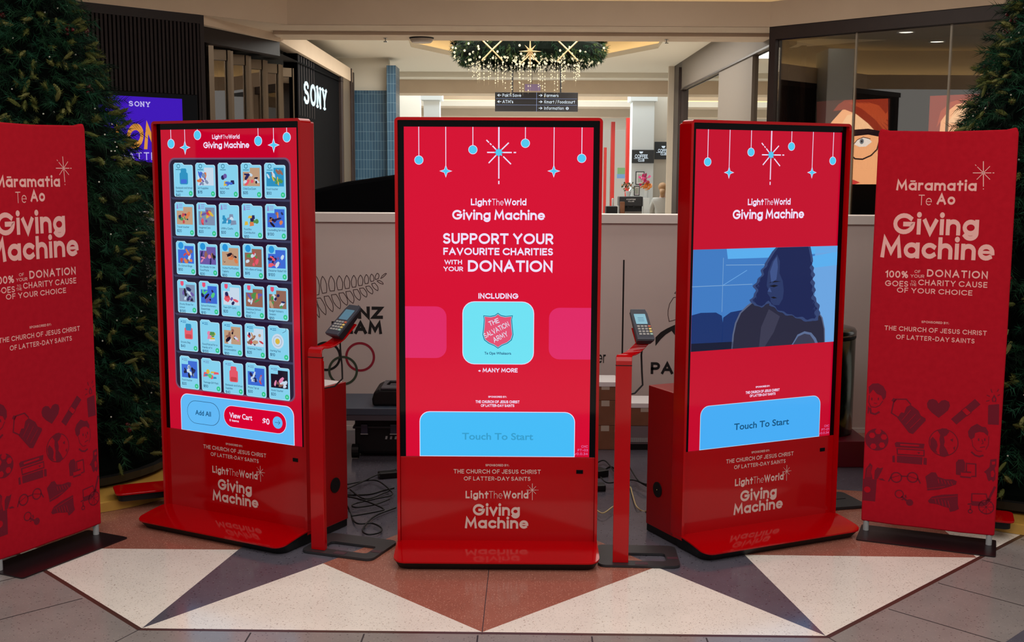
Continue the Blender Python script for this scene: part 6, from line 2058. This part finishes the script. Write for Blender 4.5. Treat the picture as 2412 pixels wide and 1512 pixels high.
for i in range(46):
    p_ = Vector((rng.uniform(-.12, .07), rng.uniform(-.06, .06), vz + rng.uniform(.0, .24)))
    p_.x -= (p_.z - vz) * .25 - .03
    n_ = Vector((rng.uniform(-1, 1), rng.uniform(-1, .2), rng.uniform(-.5, 1))).normalized() * .075; s_ = n_.orthogonal().normalized() * .03
    m.add([p_ - s_, p_ + n_ * .5 - s_ * 1.5, p_ + n_, p_ + n_ * .5 + s_ * 1.5], [(0, 1, 2, 3)], 1 if p_.z < vz + .08 else 0)
m.build('blooms', va_, fixn=False)


def board(name, label, cat, px0, px1, py0, py1, Y, mt, th=.03):
    a, b_ = at(px0, py1, Y), at(px1, py0, Y)
    t = thing(name, label, cat, (a.x, Y, a.z))
    m = MB(mt); m.box(0, b_.x - a.x, 0, th, 0, b_.z - a.z); m.build('panel', t, bevel=.003)
    return t, Frame((a.x, Y, 0), 0, -.002), b_.x - a.x, b_.z - a.z, a.z


for lab, px0, px1, py0, py1, Y, Z, rows in (('dark cafe board with a cup mark on the white right column', 1488, 1541, 353, 384, 22.567, (1400, 280, 6.3), (((600, 580), (790, 580), (600, 528)), ((648, 634), (742, 634), (648, 594)))),
                                     ('second dark cafe board cut by the dark post, right of the column', 1541.5, 1570, 334, 375, 22.967, (1400, 280, 6.3), (((944, 495), (1110, 495), (944, 446)), ((980, 540), (1070, 540), (980, 504))))):
    t, fr, w_, h_, zb_ = board('cafe_sign', lab, 'sign', px0, px1, py0, py1, Y, mat('cafe_sign_grey', (52, 54, 56), .5))
    d = Draw(fr, Z); d.mb.T = Matrix.Translation((0, 0, -zb_))
    for s, q in zip(('COFFEE', 'CLUB'), rows): d.ptext(s, *q, .2, SIGNW, 1, .12)
    cx_, cy_ = (695, 500) if px0 < 1500 else (1026, 418)
    d.ppoly([(cx_ - 30, cy_ - 16), (cx_ + 30, cy_ - 16), (cx_ + 22, cy_ + 4), (cx_ + 12, cy_ + 14), (cx_ - 12, cy_ + 14), (cx_ - 22, cy_ + 4)], SIGNW, 1)
    d.pline([(cx_ - 105, 588 if px0 < 1500 else 499), (cx_ + 105, 588 if px0 < 1500 else 499)], .006, SIGNW, 1)
    d.build('lettering', t)
for lab, px0, px1, py0, py1, Y in (('framed print hung on the white right column below its board', 1497, 1518, 404, 435, 22.578), ('smaller framed print propped on the coffee machine', 1493, 1507, 438, 461, QY + .56)):
    t, fr, w_, h_, zb_ = board('framed_print', lab, 'picture', px0, px1, py0, py1, Y, BLACK, .02)
    m = MB(PAPER, mat('print_green', (196, 206, 190), .7)); m.box(.014, w_ - .014, -.002, .001, .014, h_ - .014); m.box(w_ * .25, w_ * .75, -.004, -.002, h_ * .2, h_ * .8, 1); m.build('print', t)

# the person working behind the far counter, seen from behind
py_ = thing('person', 'person in a pale grey top turned away at the far coffee counter', 'person', (at(1560, 470, 22.2).x, 22.2, 0))
SKIN, TOPC, TROU, HAIR = mat('skin', (196, 150, 124), .6), mat('grey_knit', (186, 178, 168), .8), mat('dark_trousers', (40, 40, 48), .8), mat('fair_hair', (176, 132, 90), .6)


def skinned(name, joints, bones, root, mt, parent, sub=2):
    me = bpy.data.meshes.new(name); keys = list(joints)
    me.from_pydata([joints[k][0] for k in keys], [(keys.index(a), keys.index(b)) for a, b in bones], [])
    me.materials.append(mt)
    o = link(name, me, parent)
    s = o.modifiers.new('skin', 'SKIN'); s.use_smooth_shade = True
    for i, k in enumerate(keys):
        r = joints[k][1]; me.skin_vertices[0].data[i].radius = (r, r) if not isinstance(r, tuple) else r
        me.skin_vertices[0].data[i].use_root = (k == root)
    v = o.modifiers.new('sub', 'SUBSURF'); v.levels = v.render_levels = sub
    return o


J = {'pelvis': ((0, 0, .90), (.15, .11)), 'waist': ((0, 0, 1.04), (.135, .10)), 'chest': ((0, -.02, 1.24), (.165, .115)), 'neck0': ((0, -.02, 1.38), (.07, .06)), 'neck1': ((0, -.04, 1.45), (.052, .052)), 'head0': ((0, -.05, 1.52), (.075, .085)), 'head1': ((0, -.05, 1.60), (.082, .095)), 'head2': ((0, -.045, 1.665), (.06, .065)), 'nose': ((0, -.15, 1.555), .016)}
B_ = [('pelvis', 'waist'), ('waist', 'chest'), ('chest', 'neck0'), ('neck0', 'neck1'), ('neck1', 'head0'), ('head0', 'head1'), ('head1', 'head2'), ('head0', 'nose')]
for s, n_ in ((-1, 'l'), (1, 'r')):
    J.update({n_ + 'sh': ((s * .17, -.02, 1.33), .06), n_ + 'el': ((s * .25, -.05, 1.08), .045), n_ + 'wr': ((s * .20, -.28, 1.0), .03), n_ + 'pa': ((s * .18, -.36, .99), (.038, .018)),
              n_ + 'hip': ((s * .085, 0, .84), .085), n_ + 'kn': ((s * .095, -.02, .48), .058), n_ + 'an': ((s * .10, .02, .09), .04), n_ + 'to': ((s * .11, -.14, .04), .038)})
    B_ += [('chest', n_ + 'sh'), (n_ + 'sh', n_ + 'el'), (n_ + 'el', n_ + 'wr'), (n_ + 'wr', n_ + 'pa'), ('pelvis', n_ + 'hip'), (n_ + 'hip', n_ + 'kn'), (n_ + 'kn', n_ + 'an'), (n_ + 'an', n_ + 'to')]
    for k in range(4):
        J[n_ + 'f%d' % k] = ((s * (.155 + .017 * k), -.40, .985), .009); J[n_ + 'g%d' % k] = ((s * (.153 + .018 * k), -.445 - .006 * (k in (1, 2)), .968), .008)
        B_ += [(n_ + 'pa', n_ + 'f%d' % k), (n_ + 'f%d' % k, n_ + 'g%d' % k)]
    J[n_ + 't0'] = ((s * .135, -.35, .985), .010); J[n_ + 't1'] = ((s * .12, -.39, .975), .009); B_ += [(n_ + 'pa', n_ + 't0'), (n_ + 't0', n_ + 't1')]
skinned('body', J, B_, 'pelvis', SKIN, py_)
JT = {'hem': ((0, 0, .90), (.172, .13)), 'waist': ((0, 0, 1.04), (.158, .12)), 'chest': ((0, -.02, 1.24), (.185, .132)), 'col': ((0, -.02, 1.385), (.085, .075))}
BT_ = [('hem', 'waist'), ('waist', 'chest'), ('chest', 'col')]
for s, n_ in ((-1, 'l'), (1, 'r')):
    JT.update({n_ + 's': ((s * .175, -.02, 1.325), .078), n_ + 'e': ((s * .25, -.05, 1.08), .062), n_ + 'w': ((s * .205, -.25, 1.005), .048)}); BT_ += [('chest', n_ + 's'), (n_ + 's', n_ + 'e'), (n_ + 'e', n_ + 'w')]
skinned('knit_top', JT, BT_, 'hem', TOPC, py_)
JP = {'w': ((0, 0, .93), (.165, .125))}; BP = []
for s, n_ in ((-1, 'l'), (1, 'r')):
    JP.update({n_ + 'h': ((s * .088, 0, .82), .10), n_ + 'k': ((s * .095, -.02, .48), .075), n_ + 'a': ((s * .10, .02, .11), .06)}); BP += [('w', n_ + 'h'), (n_ + 'h', n_ + 'k'), (n_ + 'k', n_ + 'a')]
skinned('trousers', JP, BP, 'w', TROU, py_)
m = MB(HAIR); m.ball((0, -.025, 1.615), .098, seg=16, rings=10, sc=(1, 1.08, 1.0)); m.tube([(0, .05, 1.56), (0, .075, 1.48), (0, .07, 1.40)], [.06, .05, .025], 10); m.build('hair', py_, smooth=True)
m = MB(WHITEP)
for s in (-1, 1): m.ball((s * .032, -.128, 1.60), .012, seg=8, rings=6)
m.build('eyes', py_); m = MB(mat('lips', (170, 96, 90), .6)); m.box(-.024, .024, -.135, -.118, 1.508, 1.520); m.build('mouth', py_, bevel=.004)
py_.rotation_euler = (0, 0, math.radians(168)); py_.scale = (.89, .89, .89)
